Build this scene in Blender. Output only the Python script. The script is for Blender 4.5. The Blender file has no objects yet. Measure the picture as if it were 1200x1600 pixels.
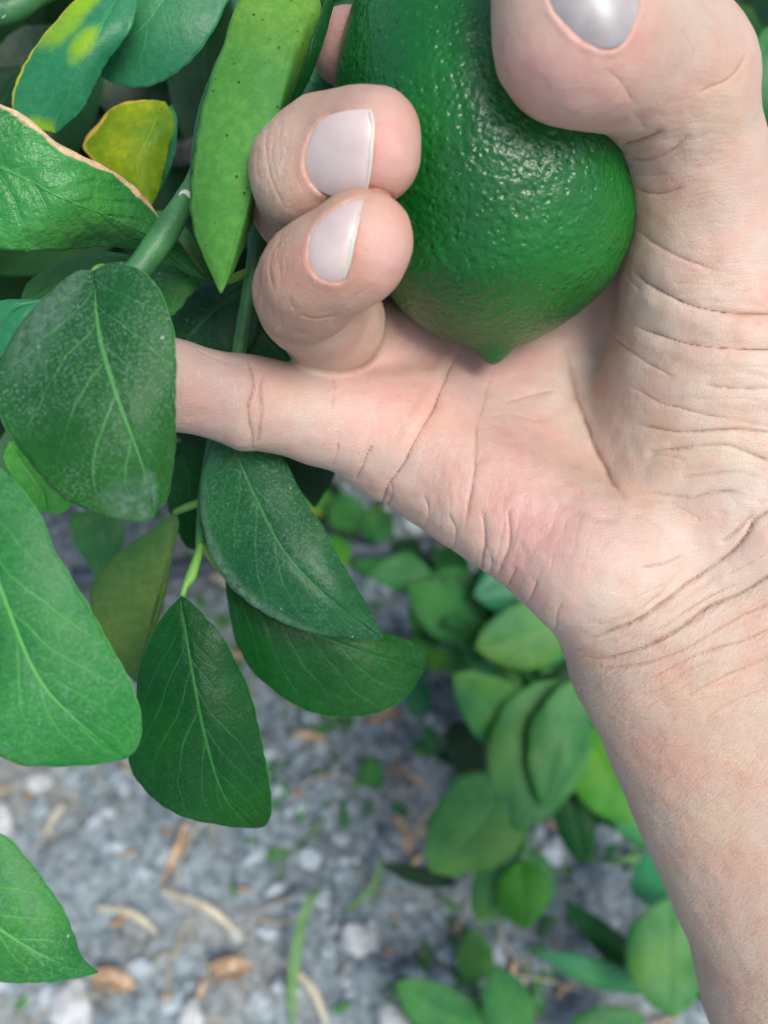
import bpy, math, random
import numpy as np
from mathutils import Matrix, Vector, Quaternion

random.seed(7)
rng = np.random.default_rng(11)
S = bpy.context.scene
R_ = math.radians

# ------------------------------------------------------------------ camera
F = 1500.0                      # focal length in pixels of the 1200 px wide picture
CAMH = 0.62                     # metres above the soil
PITCH = R_(60)                  # looking down
cam_d = bpy.data.cameras.new("camera")
cam_d.sensor_fit = 'HORIZONTAL'; cam_d.sensor_width = 36.0; cam_d.lens = 36.0 * F / 1200.0
cam_d.clip_start = 0.01; cam_d.clip_end = 300.0
cam_d.dof.use_dof = True; cam_d.dof.focus_distance = 0.194; cam_d.dof.aperture_fstop = 15.0
cam = bpy.data.objects.new("camera", cam_d); S.collection.objects.link(cam)
right = Vector((1, 0, 0)); up = Vector((0, math.sin(PITCH), math.cos(PITCH))); back = right.cross(up)
ROT = Matrix((right, up, back)).transposed()
CAM = Vector((0, 0, CAMH))
cam.matrix_world = Matrix.Translation(CAM) @ ROT.to_4x4()
S.camera = cam

# ------------------------------------------------------------------ light
SUN_EL, SUN_AZ = R_(64), math.atan2(0.75, -0.80)      # azimuth from +Y, clockwise
world = bpy.data.worlds.new("World"); S.world = world; world.use_nodes = True
wn = world.node_tree.nodes; wl = world.node_tree.links
bg = wn['Background']
sky = wn.new('ShaderNodeTexSky'); sky.sky_type = 'NISHITA'; sky.sun_disc = False
sky.sun_elevation = SUN_EL; sky.sun_rotation = SUN_AZ; sky.air_density = 1.0; sky.dust_density = 3.0; sky.ozone_density = 1.0
wl.new(sky.outputs[0], bg.inputs['Color']); bg.inputs['Strength'].default_value = 0.135
sun_d = bpy.data.lights.new("sun", 'SUN'); sun_d.energy = 2.0; sun_d.angle = R_(24); sun_d.color = (1.0, 0.99, 0.975)
sun = bpy.data.objects.new("sun", sun_d); S.collection.objects.link(sun)
sdir = Vector((math.sin(SUN_AZ) * math.cos(SUN_EL), math.cos(SUN_AZ) * math.cos(SUN_EL), math.sin(SUN_EL)))
sun.rotation_euler = sdir.to_track_quat('Z', 'Y').to_euler(); sun.location = sdir * 5
S.view_settings.view_transform = 'Standard'; S.view_settings.look = 'None'
S.view_settings.exposure = 0.58; S.view_settings.gamma = 1.0; S.view_settings.use_curve_mapping = False
S.cycles.max_bounces = 8; S.cycles.use_denoising = True; S.cycles.use_adaptive_sampling = True; S.cycles.adaptive_threshold = 0.02

# ------------------------------------------------------------------ helpers
RM = np.array(ROT)
def B(px, py, d):                                     # picture point + distance -> view-aligned metres
    return np.array(((px - 600.0) / F * d, (800.0 - py) / F * d, -d))
def W(p): return Vector((RM @ np.asarray(p)).tolist()) + CAM
def Winv(p): return RM.T @ (np.array(p) - np.array(CAM))
WM = {}
def place(o, mat, parent=None):
    WM[o.name] = mat
    if parent is None:
        o.matrix_basis = mat
    else:
        o.parent = parent; o.matrix_parent_inverse = Matrix.Identity(4)
        o.matrix_basis = WM[parent.name].inverted() @ mat
def tag(o, label=None, cat=None, group=None, kind=None):
    if label: o['label'] = label
    if cat: o['category'] = cat
    if group: o['group'] = group
    if kind: o['kind'] = kind
    return o
def mesh_np(name, V, Q=None, T=None, uv=None, smooth=True):
    me = bpy.data.meshes.new(name)
    V = np.asarray(V, np.float32)
    me.vertices.add(len(V)); me.vertices.foreach_set('co', V.ravel())
    loops = []; tot = []
    if Q is not None and len(Q): loops.append(np.asarray(Q, np.int32).ravel()); tot.append(np.full(len(Q), 4, np.int32))
    if T is not None and len(T): loops.append(np.asarray(T, np.int32).ravel()); tot.append(np.full(len(T), 3, np.int32))
    L = np.concatenate(loops); tot = np.concatenate(tot); st = np.concatenate(([0], np.cumsum(tot)[:-1])).astype(np.int32)
    me.loops.add(len(L)); me.loops.foreach_set('vertex_index', L)
    me.polygons.add(len(tot)); me.polygons.foreach_set('loop_start', st); me.polygons.foreach_set('loop_total', tot)
    me.polygons.foreach_set('use_smooth', np.full(len(tot), smooth))
    if uv is not None:
        ul = me.uv_layers.new(name='UVMap'); ul.data.foreach_set('uv', np.asarray(uv, np.float32)[L].ravel())
    me.update(calc_edges=True); me.validate()
    return me
def obj(name, me, mat, parent=None, world=None):
    o = bpy.data.objects.new(name, me); S.collection.objects.link(o)
    if mat is not None and not me.materials: me.materials.append(mat)
    place(o, world if world is not None else Matrix.Identity(4), parent)
    return o
def empty(name, loc):
    o = bpy.data.objects.new(name, None); S.collection.objects.link(o); o.empty_display_size = .02
    place(o, Matrix.Translation(Vector(loc)))
    return o
def viewobj(name, V, Q, mat, parent=None, T=None, uv=None, origin=None):   # V in view-aligned metres
    V = np.asarray(V); org = V[0] if origin is None else np.asarray(origin)
    me = mesh_np(name, V - org, Q, T, uv)
    return obj(name, me, mat, parent, Matrix.Translation(W(org)) @ ROT.to_4x4())
def crom(P, n, closed=False):
    P = np.asarray(P, float)
    if closed: P = np.vstack((P[-1:], P, P[:2]))
    else: P = np.vstack((2 * P[0] - P[1], P, 2 * P[-1] - P[-2]))
    m = len(P) - 3; out = []
    for i in range(m):
        p0, p1, p2, p3 = P[i:i + 4]
        t = np.linspace(0, 1, 24, endpoint=False)[:, None]
        out.append(.5 * (2 * p1 + (p2 - p0) * t + (2 * p0 - 5 * p1 + 4 * p2 - p3) * t ** 2 + (3 * p1 - p0 - 3 * p2 + p3) * t ** 3))
    out.append(P[-2][None])
    C = np.vstack(out); s = np.concatenate(([0], np.cumsum(np.linalg.norm(np.diff(C[:, :2], axis=0), axis=1))))
    if s[-1] < 1e-9: return np.repeat(P[1][None], n, 0)
    u = np.linspace(0, s[-1], n)
    return np.stack([np.interp(u, s, C[:, k]) for k in range(C.shape[1])], 1)
_NT = rng.random((64, 64, 64)).astype(np.float32)
def vnoise(P, scale, seed=0):
    q = np.asarray(P, np.float64) * scale + seed * 17.31
    i = np.floor(q).astype(np.int64); f = q - i; f = f * f * (3 - 2 * f)
    r = 0
    for dx in (0, 1):
        for dy in (0, 1):
            for dz in (0, 1):
                w = (f[:, 0] if dx else 1 - f[:, 0]) * (f[:, 1] if dy else 1 - f[:, 1]) * (f[:, 2] if dz else 1 - f[:, 2])
                r = r + w * _NT[(i[:, 0] + dx) & 63, (i[:, 1] + dy) & 63, (i[:, 2] + dz) & 63]
    return r * 2 - 1
def fbm(P, scale, o=4, seed=0, g=.5):
    r = 0; a = 1; t = 0
    for k in range(o):
        r = r + a * vnoise(P, scale * 2 ** k, seed + k); t += a; a *= g
    return r / t

# ------------------------------------------------------------------ node helpers
class G:
    def __init__(s, name):
        s.m = bpy.data.materials.new(name); s.m.use_nodes = True; s.t = s.m.node_tree
        s.b = s.t.nodes['Principled BSDF']; s.o = s.t.nodes['Material Output']
    def n(s, typ, props=None, **inp):
        nd = s.t.nodes.new(typ)
        for k, v in (props or {}).items(): setattr(nd, k, v)
        for k, v in inp.items(): s.set(nd, k.replace('_', ' '), v)
        return nd
    def set(s, nd, k, v):
        i = nd.inputs[int(k)] if isinstance(k, int) or k.isdigit() else nd.inputs[k]
        if isinstance(v, bpy.types.NodeSocket): s.t.links.new(v, i)
        elif isinstance(v, tuple) and i.type == 'RGBA' and len(v) == 3: i.default_value = (*v, 1)
        else: i.default_value = v
    def M(s, op, a, b=None, c=None, clamp=False):
        nd = s.t.nodes.new('ShaderNodeMath'); nd.operation = op; nd.use_clamp = clamp
        for k, v in enumerate((a, b, c)):
            if v is not None: s.set(nd, k, v)
        return nd.outputs[0]
    def ss(s, x, lo, hi, a=0., b=1.):
        nd = s.t.nodes.new('ShaderNodeMapRange'); nd.interpolation_type = 'SMOOTHSTEP'
        for k, v in (('Value', x), ('From Min', lo), ('From Max', hi), ('To Min', a), ('To Max', b)): s.set(nd, k, v)
        return nd.outputs[0]
    def mix(s, f, a, b, mode='MIX'):
        nd = s.t.nodes.new('ShaderNodeMix'); nd.data_type = 'RGBA'; nd.blend_type = mode
        s.set(nd, 0, f)
        for k, v in ((6, a), (7, b)):
            if isinstance(v, bpy.types.NodeSocket): s.t.links.new(v, nd.inputs[k])
            else: nd.inputs[k].default_value = (*v[:3], 1)
        return nd.outputs[2]
    def noise(s, vec, scale, detail=2., rough=.5, dist=0.):
        return s.n('ShaderNodeTexNoise', None, Vector=vec, Scale=scale, Detail=detail, Roughness=rough, Distortion=dist).outputs[0]
    def vor(s, vec, scale, feature='F1', out='Distance', rnd=1.):
        return s.n('ShaderNodeTexVoronoi', {'feature': feature}, Vector=vec, Scale=scale, Randomness=rnd).outputs[out]
    def co(s): return s.n('ShaderNodeTexCoord').outputs['Object']
    def map(s, vec, rot=(0, 0, 0), scale=(1, 1, 1)):
        if any(rot): vec = s.n('ShaderNodeMapping', None, Vector=vec, Rotation=(-rot[0], -rot[1], -rot[2])).outputs[0]
        return s.n('ShaderNodeMapping', None, Vector=vec, Scale=scale).outputs[0]
    def bump(s, h, dist, strength=1., normal=None):
        nd = s.n('ShaderNodeBump', None, Height=h, Distance=dist, Strength=strength)
        if normal is not None: s.set(nd, 'Normal', normal)
        return nd.outputs[0]
    def attr(s, name, out='Fac'):
        return s.n('ShaderNodeAttribute', {'attribute_name': name}).outputs[out]
    def P(s, **k):
        for a, v in k.items(): s.set(s.b, a.replace('_', ' '), v)
    def translucent(s, col, fac, normal=None):
        t = s.n('ShaderNodeBsdfTranslucent', None, Color=col)
        mx = s.t.nodes.new('ShaderNodeMixShader'); mx.inputs[0].default_value = fac
        s.t.links.new(s.b.outputs[0], mx.inputs[1]); s.t.links.new(t.outputs[0], mx.inputs[2]); s.t.links.new(mx.outputs[0], s.o.inputs[0])

def leaf_mat(name, base=(.02, .085, .022), base2=(.035, .13, .03), vein=(.10, .25, .07), vs=.55, nv=9., slope=.30, dust=.25,
             rough=.42, patch=None, patch_th=.62, edge=None, edge_w=.05, edge_side=0, speck=0., ret=.25, bumpd=.00022, tr=.12, dustcol=(.17, .25, .21),
             blobs=(), dblobs=(), pleat=.10, midrib=1., spec=.22):
    g = G(name); c = g.co()
    uv = g.n('ShaderNodeUVMap').outputs[0]; sx = g.n('ShaderNodeSeparateXYZ', None, Vector=uv)
    u = sx.outputs[0]; v = g.M('SUBTRACT', g.M('MULTIPLY', sx.outputs[1], 2.), 1.); av = g.M('ABSOLUTE', v)
    info = g.n('ShaderNodeObjectInfo').outputs['Random']
    c2 = g.n('ShaderNodeVectorMath', {'operation': 'ADD'}); g.t.links.new(c, c2.inputs[0]); g.t.links.new(info, c2.inputs[1]); c = c2.outputs[0]
    ns = g.noise(c, 70., 2.)
    nw = g.M('MULTIPLY', g.M('SUBTRACT', ns, .5), .9)
    side = g.M('MULTIPLY', g.M('GREATER_THAN', v, 0.), .43)
    curv = g.M('MULTIPLY', g.M('POWER', av, .85), slope * nv)
    ph = g.M('ADD', g.M('ADD', g.M('SUBTRACT', g.M('MULTIPLY', u, nv), curv), nw), side)
    fr = g.M('ABSOLUTE', g.M('SUBTRACT', g.M('FRACT', ph), .5))            # .5 on the vein
    lw = g.M('MULTIPLY', g.M('SUBTRACT', 1.25, av), g.ss(g.noise(c, 90., 2.), .3, .7, .03, .075))
    lat = g.ss(fr, g.M('SUBTRACT', .5, lw), .5)
    latw = g.ss(fr, .25, .5)
    lat = g.M('MULTIPLY', g.M('MULTIPLY', lat, g.ss(av, 1.0, .72)), g.ss(g.noise(c, 120., 3.), .25, .6, .25, 1.))
    mw = g.M('ADD', g.M('MULTIPLY', g.M('SUBTRACT', 1., u), .03), .018)
    mid = g.ss(av, mw, g.M('MULTIPLY', mw, .35))
    wv = g.M('ADD', g.noise(c, 300., 1.), 0.)
    rt = g.ss(g.vor(c, 430., 'DISTANCE_TO_EDGE'), .07, .0)
    vm = g.M('MAXIMUM', g.M('MULTIPLY', mid, midrib), g.M('MAXIMUM', g.M('MULTIPLY', lat, .7), g.M('MULTIPLY', rt, ret)))
    col = g.mix(g.ss(g.noise(c, 45., 4.), .3, .7), base, base2)
    col = g.mix(g.M('MULTIPLY', g.ss(g.noise(c, 17., 2.), .48, .68), .55), col, g.mix(1., col, (2.6, 1.25, .55), 'MULTIPLY'))
    col = g.mix(g.M('MULTIPLY', g.ss(g.noise(c, 520., 3., .65), .42, .66), .6), col, g.mix(1., col, (1.7, 1.3, 1.35), 'MULTIPLY'))
    def blobm(B_):
        m_ = None
        for (bu, bv, ru, rv) in B_:
            q = g.M('ADD', g.M('POWER', g.M('ABSOLUTE', g.M('DIVIDE', g.M('SUBTRACT', u, bu), ru)), 2.), g.M('POWER', g.M('ABSOLUTE', g.M('DIVIDE', g.M('SUBTRACT', v, bv), rv)), 2.))
            q = g.ss(g.M('ADD', q, g.M('MULTIPLY', g.M('SUBTRACT', g.noise(c, 95., 5., .65), .5), 3.0)), 1.8, -.1)
            m_ = q if m_ is None else g.M('MAXIMUM', m_, q)
        return m_
    if patch and blobs:
        col = g.mix(blobm(blobs), col, patch)
    elif patch:
        pm = g.ss(g.M('ADD', g.noise(c, 38., 3., .5), g.M('MULTIPLY', av, .05)), patch_th, patch_th + .05)
        col = g.mix(pm, col, patch)
    col = g.mix(g.M('MULTIPLY', vm, vs), col, vein)
    if edge:
        e = g.ss(g.M('ADD', g.M('MULTIPLY', v, edge_side) if edge_side else av, g.M('MULTIPLY', g.M('SUBTRACT', g.noise(c, 110., 4., .6), .53), edge_w * 5)), 1 - edge_w * 1.6, 1 - edge_w * .8)
        col = g.mix(e, col, edge)
    else:
        col = g.mix(g.ss(av, .975, 1.), col, vein)
    # dust: fine pale specks + blotches
    df = g.M('MULTIPLY', g.ss(g.noise(c, 1700., 3., .7), .46, .70), g.ss(g.noise(c, 60., 3.), .25, .6))
    db = g.M('MULTIPLY', g.ss(g.noise(c, 28., 4., .6), .55, .75), .6)
    dm = g.M('MULTIPLY', g.M('MAXIMUM', df, db), dust, clamp=True)
    if dblobs:
        dm = g.M('MAXIMUM', dm, g.M('MULTIPLY', blobm(dblobs), g.ss(g.noise(c, 700., 4., .7), .25, .8, .05, .60)))
    col = g.mix(dm, col, dustcol)
    sp = g.ss(g.vor(c, 260.), .10, .05)
    col = g.mix(g.M('MULTIPLY', g.M('MULTIPLY', sp, g.ss(g.noise(c, 150.), .52, .6)), .5 if dust > .2 else .0), col, (.5, .55, .48))
    if speck:
        sk = g.M('MULTIPLY', g.ss(g.vor(c, 420.), .17, .09), g.ss(g.noise(c, 110.), .40, .50))
        col = g.mix(g.M('MULTIPLY', sk, speck), col, (.012, .03, .012))
    h = g.M('ADD', g.M('MULTIPLY', latw, -pleat), g.M('MULTIPLY', vm, .28))
    h = g.M('ADD', h, g.M('MULTIPLY', g.noise(c, 200., 4., .6), 1.9))
    h = g.M('ADD', h, g.M('MULTIPLY', g.vor(c, 230., 'SMOOTH_F1'), .5))
    h2 = g.M('ADD', g.noise(c, 1300., 2.), g.M('MULTIPLY', rt, -.4))
    nrm = g.bump(h2, .00006, .8, g.bump(h, bumpd, .8))
    g.P(Base_Color=col, Roughness=g.M('ADD', g.M('MULTIPLY', dm, .4), rough), Normal=nrm, Specular_IOR_Level=spec)
    g.translucent(g.mix(.3, col, (.05, .25, .01)), tr)
    return g.m

# ------------------------------------------------------------------ materials
M_dusty = leaf_mat('leaf_dusty', (.004, .060, .012), (.008, .092, .015), vein=(.07, .27, .06), vs=.8, dust=.5, nv=6., slope=.42, rough=.48, ret=.10, dblobs=((.95, -.55, .16, .45), (.9, .1, .08, .3), (.15, -.75, .22, .35)))
M_mid = leaf_mat('leaf_mid_green', (.009, .125, .020), (.018, .175, .028), vein=(.11, .40, .08), vs=.8, dust=.5, nv=6., slope=.42, rough=.45, ret=.12)
M_dark = leaf_mat('leaf_dark', (.002, .040, .007), (.004, .058, .008), vein=(.035, .18, .04), vs=.6, dust=.08, nv=7., slope=.4, rough=.34, ret=.05, spec=.12, tr=.06)
M_darkblue = leaf_mat('leaf_dark_blue', (.005, .060, .018), (.009, .085, .022), vein=(.05, .22, .06), vs=.6, dust=.35, nv=7., slope=.4, rough=.38, ret=.08, dblobs=((.55, -.95, .3, .12),))
M_under = leaf_mat('leaf_underside', (.045, .18, .030), (.062, .23, .036), vein=(.13, .38, .08), vs=.25, dust=.0, nv=7., rough=.6, speck=.85, ret=.35, bumpd=.00012, midrib=.0, pleat=.0)
M_olive = leaf_mat('leaf_olive', (.030, .105, .024), (.042, .13, .028), vein=(.07, .18, .04), dust=.06, nv=7., rough=.55, ret=.08)
M_teal = leaf_mat('leaf_teal', (.016, .15, .060), (.022, .18, .072), vein=(.06, .30, .13), vs=.4, dust=.12, nv=6., rough=.36, ret=.05)
M_tealy = leaf_mat('leaf_teal_yellow_blotched', (.016, .15, .060), (.022, .18, .070), vein=(.06, .30, .13), vs=.4, dust=.1, nv=6., rough=.38, patch=(.22, .40, .015), blobs=((.30, -.80, .20, .38), (.46, -.12, .12, .26), (.93, -.9, .08, .6)), edge=(.45, .47, .03), edge_w=.03, edge_side=-1, ret=.05)
M_yellow = leaf_mat('leaf_yellow', (.045, .17, .010), (.27, .37, .008), vein=(.36, .50, .02), vs=.4, dust=.0, nv=6., rough=.5, edge=(.62, .42, .06), edge_w=.06, edge_side=-1, ret=.05, tr=.35)
M_scorch = leaf_mat('leaf_brown_edged', (.015, .15, .026), (.028, .21, .036), vein=(.08, .34, .08), vs=.5, dust=.22, nv=9., slope=.25, rough=.33, edge=(.58, .40, .22), edge_w=.085, edge_side=-1, ret=.06, bumpd=.0009, pleat=.35, spec=.32)
M_bg = leaf_mat('leaf_background', (.002, .020, .006), (.006, .042, .010), vein=(.02, .08, .02), dust=.08, nv=6., rough=.5, ret=.05, spec=.25)  # base colour lowered to stand in for the shade inside the crown
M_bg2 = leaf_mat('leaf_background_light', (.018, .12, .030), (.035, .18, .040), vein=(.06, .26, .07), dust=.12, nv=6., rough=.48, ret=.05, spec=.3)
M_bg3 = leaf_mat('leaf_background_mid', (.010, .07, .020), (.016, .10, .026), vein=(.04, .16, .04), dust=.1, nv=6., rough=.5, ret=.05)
M_sap = leaf_mat('leaf_low_plant', (.016, .13, .028), (.045, .20, .036), vein=(.09, .29, .08), dust=.35, nv=6., rough=.45, ret=.06, dustcol=(.16, .30, .20))
M_sapb = leaf_mat('leaf_bright_low_plant', (.035, .20, .02), (.06, .26, .025), vein=(.11, .38, .05), dust=.05, nv=6., rough=.45, patch=(.30, .42, .02), patch_th=.66, ret=.06)

def twig_mat(name, a, b, flecks=.0):
    g = G(name); c = g.co()
    col = g.mix(g.ss(g.noise(c, 120., 4.), .35, .65), a, b)
    if flecks:
        fk = g.M('MULTIPLY', g.ss(g.vor(g.map(c, scale=(1, 1, 1)), 210.), .30, .22), g.ss(g.noise(c, 130.), .56, .60))
        col = g.mix(g.M('MULTIPLY', fk, flecks), col, (.55, .55, .50))
    g.P(Base_Color=col, Roughness=.5, Normal=g.bump(g.noise(c, 500., 4.), .0004, .7))
    return g.m
M_twig = twig_mat('green_twig', (.022, .11, .035), (.045, .17, .05), .9)
M_petiole = twig_mat('petiole_green', (.09, .25, .03), (.16, .34, .05))
M_bark = twig_mat('bark', (.06, .055, .04), (.11, .10, .075))

# skin
def skin_mat():
    g = G('skin'); c = g.co()
    tone = g.attr('tone', 'Color'); cd = g.attr('crease_distance'); cs = g.attr('crease_strength'); dry = g.attr('dryness')
    cw = g.attr('crease_width')
    q = g.M('DIVIDE', cd, cw); groove = g.M('MULTIPLY', g.M('EXPONENT', g.M('MULTIPLY', g.M('MULTIPLY', q, q), -1.)), cs, clamp=True)
    mott = g.noise(c, 95., 4., .6)
    col = g.mix(g.ss(mott, .35, .7), tone, g.mix(1., tone, (1.0, .86, .84), 'MULTIPLY'))
    col = g.mix(g.M('MULTIPLY', g.ss(g.noise(c, 52., 3., .55), .52, .72), .5), col, g.mix(1., col, (1.08, 1.06, .90), 'MULTIPLY'))
    cut = g.attr('cuticle')
    col = g.mix(g.M('MULTIPLY', g.M('MULTIPLY', cut, .22), g.ss(g.noise(c, 900., 3., .7), .38, .6)), col, (.78, .66, .58))
    col = g.mix(g.M('MULTIPLY', g.ss(g.noise(c, 420., 3., .6), .45, .75), .45), col, g.mix(1., col, (1.0, .82, .78), 'MULTIPLY'))
    col = g.mix(g.M('MULTIPLY', groove, .8), col, g.mix(1., col, (.70, .36, .28), 'MULTIPLY'))
    # dry scratches on finger backs: short pale lines
    sc = g.noise(g.map(c, rot=(0, 0, R_(12)), scale=(2600, 260, 900)), 1., 1.)
    col = g.mix(g.M('MULTIPLY', g.M('MULTIPLY', g.ss(sc, .68, .74), dry), .35), col, (.75, .62, .52))
    st = g.noise(g.map(c, rot=(0, 0, R_(42)), scale=(300, 1500, 700)), 1., 3., .6)
    st2 = g.noise(g.map(c, rot=(0, 0, R_(60)), scale=(500, 2600, 900)), 1., 2., .5)
    fl = g.vor(g.map(c, rot=(0, 0, R_(40)), scale=(1., 2.0, 1.3)), 900., 'DISTANCE_TO_EDGE')
    arm = g.attr('arm')
    fine = g.M('ADD', g.M('MULTIPLY', g.ss(fl, .0, .12), .5), g.M('MULTIPLY', g.noise(c, 2600., 2.), .5))
    h_arm = g.M('MULTIPLY', g.M('ADD', g.M('MULTIPLY', st, 1.6), g.M('MULTIPLY', st2, .8)), arm)
    pr = g.n('ShaderNodeTexWave', {'wave_type': 'BANDS', 'bands_direction': 'Y'}, Vector=g.map(c, rot=(0, 0, R_(8))), Scale=420., Distortion=9., Detail=2., Detail_Scale=.35).outputs['Fac']
    h = g.M('ADD', fine, g.M('MULTIPLY', pr, .16))
    n0 = g.bump(h_arm, .00022, .7)
    n1 = g.bump(h, .00011, .75, n0)
    col = g.mix(g.M('MULTIPLY', g.M('MULTIPLY', g.ss(st2, .5, .35), arm), .22), col, g.mix(1., col, (.80, .66, .58), 'MULTIPLY'))
    n2 = g.bump(g.noise(c, 330., 3., .6), .0004, .35, n1)
    n3 = g.bump(g.M('MULTIPLY', groove, -1.), .0004, .8, n2)
    g.P(Base_Color=col, Roughness=g.M('ADD', .47, g.M('MULTIPLY', mott, .12)), Normal=n3, Specular_IOR_Level=.42,
        Subsurface_Weight=.35, Subsurface_Scale=.0022)
    g.b.inputs['Subsurface Radius'].default_value = (1.0, .35, .2)
    return g.m
M_skin = skin_mat()
def nail_mat(name, a, b, rough):
    g = G(name); c = g.co()
    uv = g.n('ShaderNodeUVMap').outputs[0]
    ridge = g.noise(g.map(c, scale=(120, 1500, 300)), 1., 2.)
    col = g.mix(g.ss(g.noise(c, 170., 3.), .3, .7), a, b)
    g.P(Base_Color=col, Roughness=rough, Normal=g.bump(ridge, .00008, .6), Subsurface_Weight=.25, Subsurface_Scale=.001, Specular_IOR_Level=.5)
    return g.m
M_nail = nail_mat('nail_plate', (.50, .39, .355), (.55, .45, .41), .36)
M_nailg = nail_mat('thumbnail_plate', (.30, .27, .26), (.38, .35, .33), .34)
M_nailtip = nail_mat('nail_free_edge', (.50, .50, .42), (.60, .60, .50), .5)
M_cut = nail_mat('cuticle', (.72, .60, .54), (.66, .50, .44), .6)

def peel_mat():
    g = G('green_peel'); c = g.co()
    col = g.mix(g.ss(g.noise(c, 28., 4., .55), .35, .7), (.002, .075, .010), (.004, .13, .013))
    pit = g.vor(g.map(c, scale=(1, 1, 1)), 640., 'F1'); big = g.M('ADD', g.M('MULTIPLY', g.ss(g.vor(c, 560., 'SMOOTH_F1'), .0, .55), .30), g.M('MULTIPLY', g.noise(c, 400., 3., .5), 1.1))
    pl = g.ss(g.vor(c, 420.), .16, .08)
    col = g.mix(g.M('MULTIPLY', pl, .35), col, (.05, .26, .05))
    fk = g.M('MULTIPLY', g.ss(g.noise(g.map(c, rot=(.3, .2, .7), scale=(900, 2200, 1200)), 1., 2.), .70, .76), g.ss(g.noise(c, 90.), .4, .6))
    col = g.mix(g.M('MULTIPLY', fk, .65), col, (.22, .42, .18))
    n1 = g.bump(big, .00080, .62)
    n2 = g.bump(g.ss(pit, .0, .5), .00022, .7, n1)
    n3 = g.bump(g.noise(c, 1500., 2.), .00008, .5, n2)
    g.P(Base_Color=col, Roughness=.31, Normal=n3, Specular_IOR_Level=.46)
    return g.m
M_peel = peel_mat()

def soil_mat():
    g = G('grey_soil'); c = g.co()
    a = g.mix(g.ss(g.noise(c, 9., 5., .6), .3, .7), (.215, .27, .29), (.37, .44, .46))
    a = g.mix(g.ss(g.noise(c, 150., 5., .7), .36, .56), g.mix(1., a, (.38, .41, .43), 'MULTIPLY'), a)
    a = g.mix(g.ss(g.vor(c, 95.), .35, .1, 0., .55), a, (.46, .50, .52))
    a = g.mix(g.M('MULTIPLY', g.ss(g.noise(c, 11., 4.), .52, .66), .45), a, (.36, .33, .27))
    g.P(Base_Color=a, Roughness=.95, Normal=g.bump(g.noise(c, 260., 6., .7), .004, .9), Specular_IOR_Level=.2)
    return g.m
M_soil = soil_mat()
def simple_mat(name, a, b, scale=120., rough=.8, bd=.0006, tr=0.):
    g = G(name); c = g.co()
    col = g.mix(g.ss(g.noise(c, scale, 4., .6), .35, .68), a, b)
    g.P(Base_Color=col, Roughness=rough, Normal=g.bump(g.noise(c, scale * 3, 4.), bd, .7))
    if tr: g.translucent(col, tr)
    return g.m
M_clod = simple_mat('soil_clod', (.16, .205, .22), (.44, .50, .52), 55., .95, .001)
M_stone = simple_mat('pale_stone', (.38, .40, .39), (.60, .62, .61), 130., .9, .003)
M_dry = simple_mat('dry_leaf', (.26, .15, .08), (.50, .38, .25), 150., .75)
M_straw = simple_mat('straw', (.38, .34, .24), (.52, .47, .34), 200., .7)
M_grass = simple_mat('grass_blade', (.10, .26, .06), (.18, .34, .12), 100., .55, .0003, .2)
M_pipe = simple_mat('pipe_plastic', (.05, .07, .09), (.07, .09, .11), 60., .5)

# ------------------------------------------------------------------ ground
def ground():
    nx, ny = 380, 470
    xs = np.linspace(-.52, .62, nx); ys = np.linspace(-.22, 1.35, ny)
    X, Y = np.meshgrid(xs, ys, indexing='ij'); P = np.stack((X.ravel(), Y.ravel(), np.zeros(X.size)), 1)
    h = .012 * fbm(P, 7, 3, 1) + .0075 * np.abs(fbm(P, 42, 3, 5)) * 2 + .003 * fbm(P, 150, 2, 9)
    e = np.minimum.reduce((P[:, 0] + .52, .62 - P[:, 0], P[:, 1] + .22, 1.35 - P[:, 1])); h = h * np.clip(e / .06, 0, 1) - .004 * (1 - np.clip(e / .03, 0, 1)) * 0
    P[:, 2] = h
    global GH; GH = h.reshape(nx, ny)
    I = np.arange(nx * ny).reshape(nx, ny)
    Q = np.stack((I[:-1, :-1], I[1:, :-1], I[1:, 1:], I[:-1, 1:]), -1).reshape(-1, 4)
    o = obj('ground', mesh_np('ground', P, Q), M_soil); tag(o, kind='structure')
    # wide sheet, with a hole where the detailed sheet lies
    R = 60.
    a = [(-.52, -.22), (.62, -.22), (.62, 1.35), (-.52, 1.35)]; b = [(-R, -R), (R, -R), (R, R), (-R, R)]
    V = [(x, y, 0) for x, y in a + b]; Qs = [(4, 5, 1, 0), (5, 6, 2, 1), (6, 7, 3, 2), (7, 4, 0, 3)]
    o2 = obj('ground_far', mesh_np('ground_far', V, Qs, smooth=False), M_soil); tag(o2, kind='structure')
ground()
def gz(x, y):
    P = np.array([[x, y, 0.]]); return float((.012 * fbm(P, 7, 3, 1) + .0075 * np.abs(fbm(P, 42, 3, 5)) * 2 + .003 * fbm(P, 150, 2, 9))[0])
def gpt(px, py):                                       # where a picture ray meets the soil
    d = CAMH / (math.sin(PITCH) - math.cos(PITCH) * (800 - py) / F)
    w = W(B(px, py, d)); return Vector((w.x, w.y, gz(w.x, w.y)))

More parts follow.
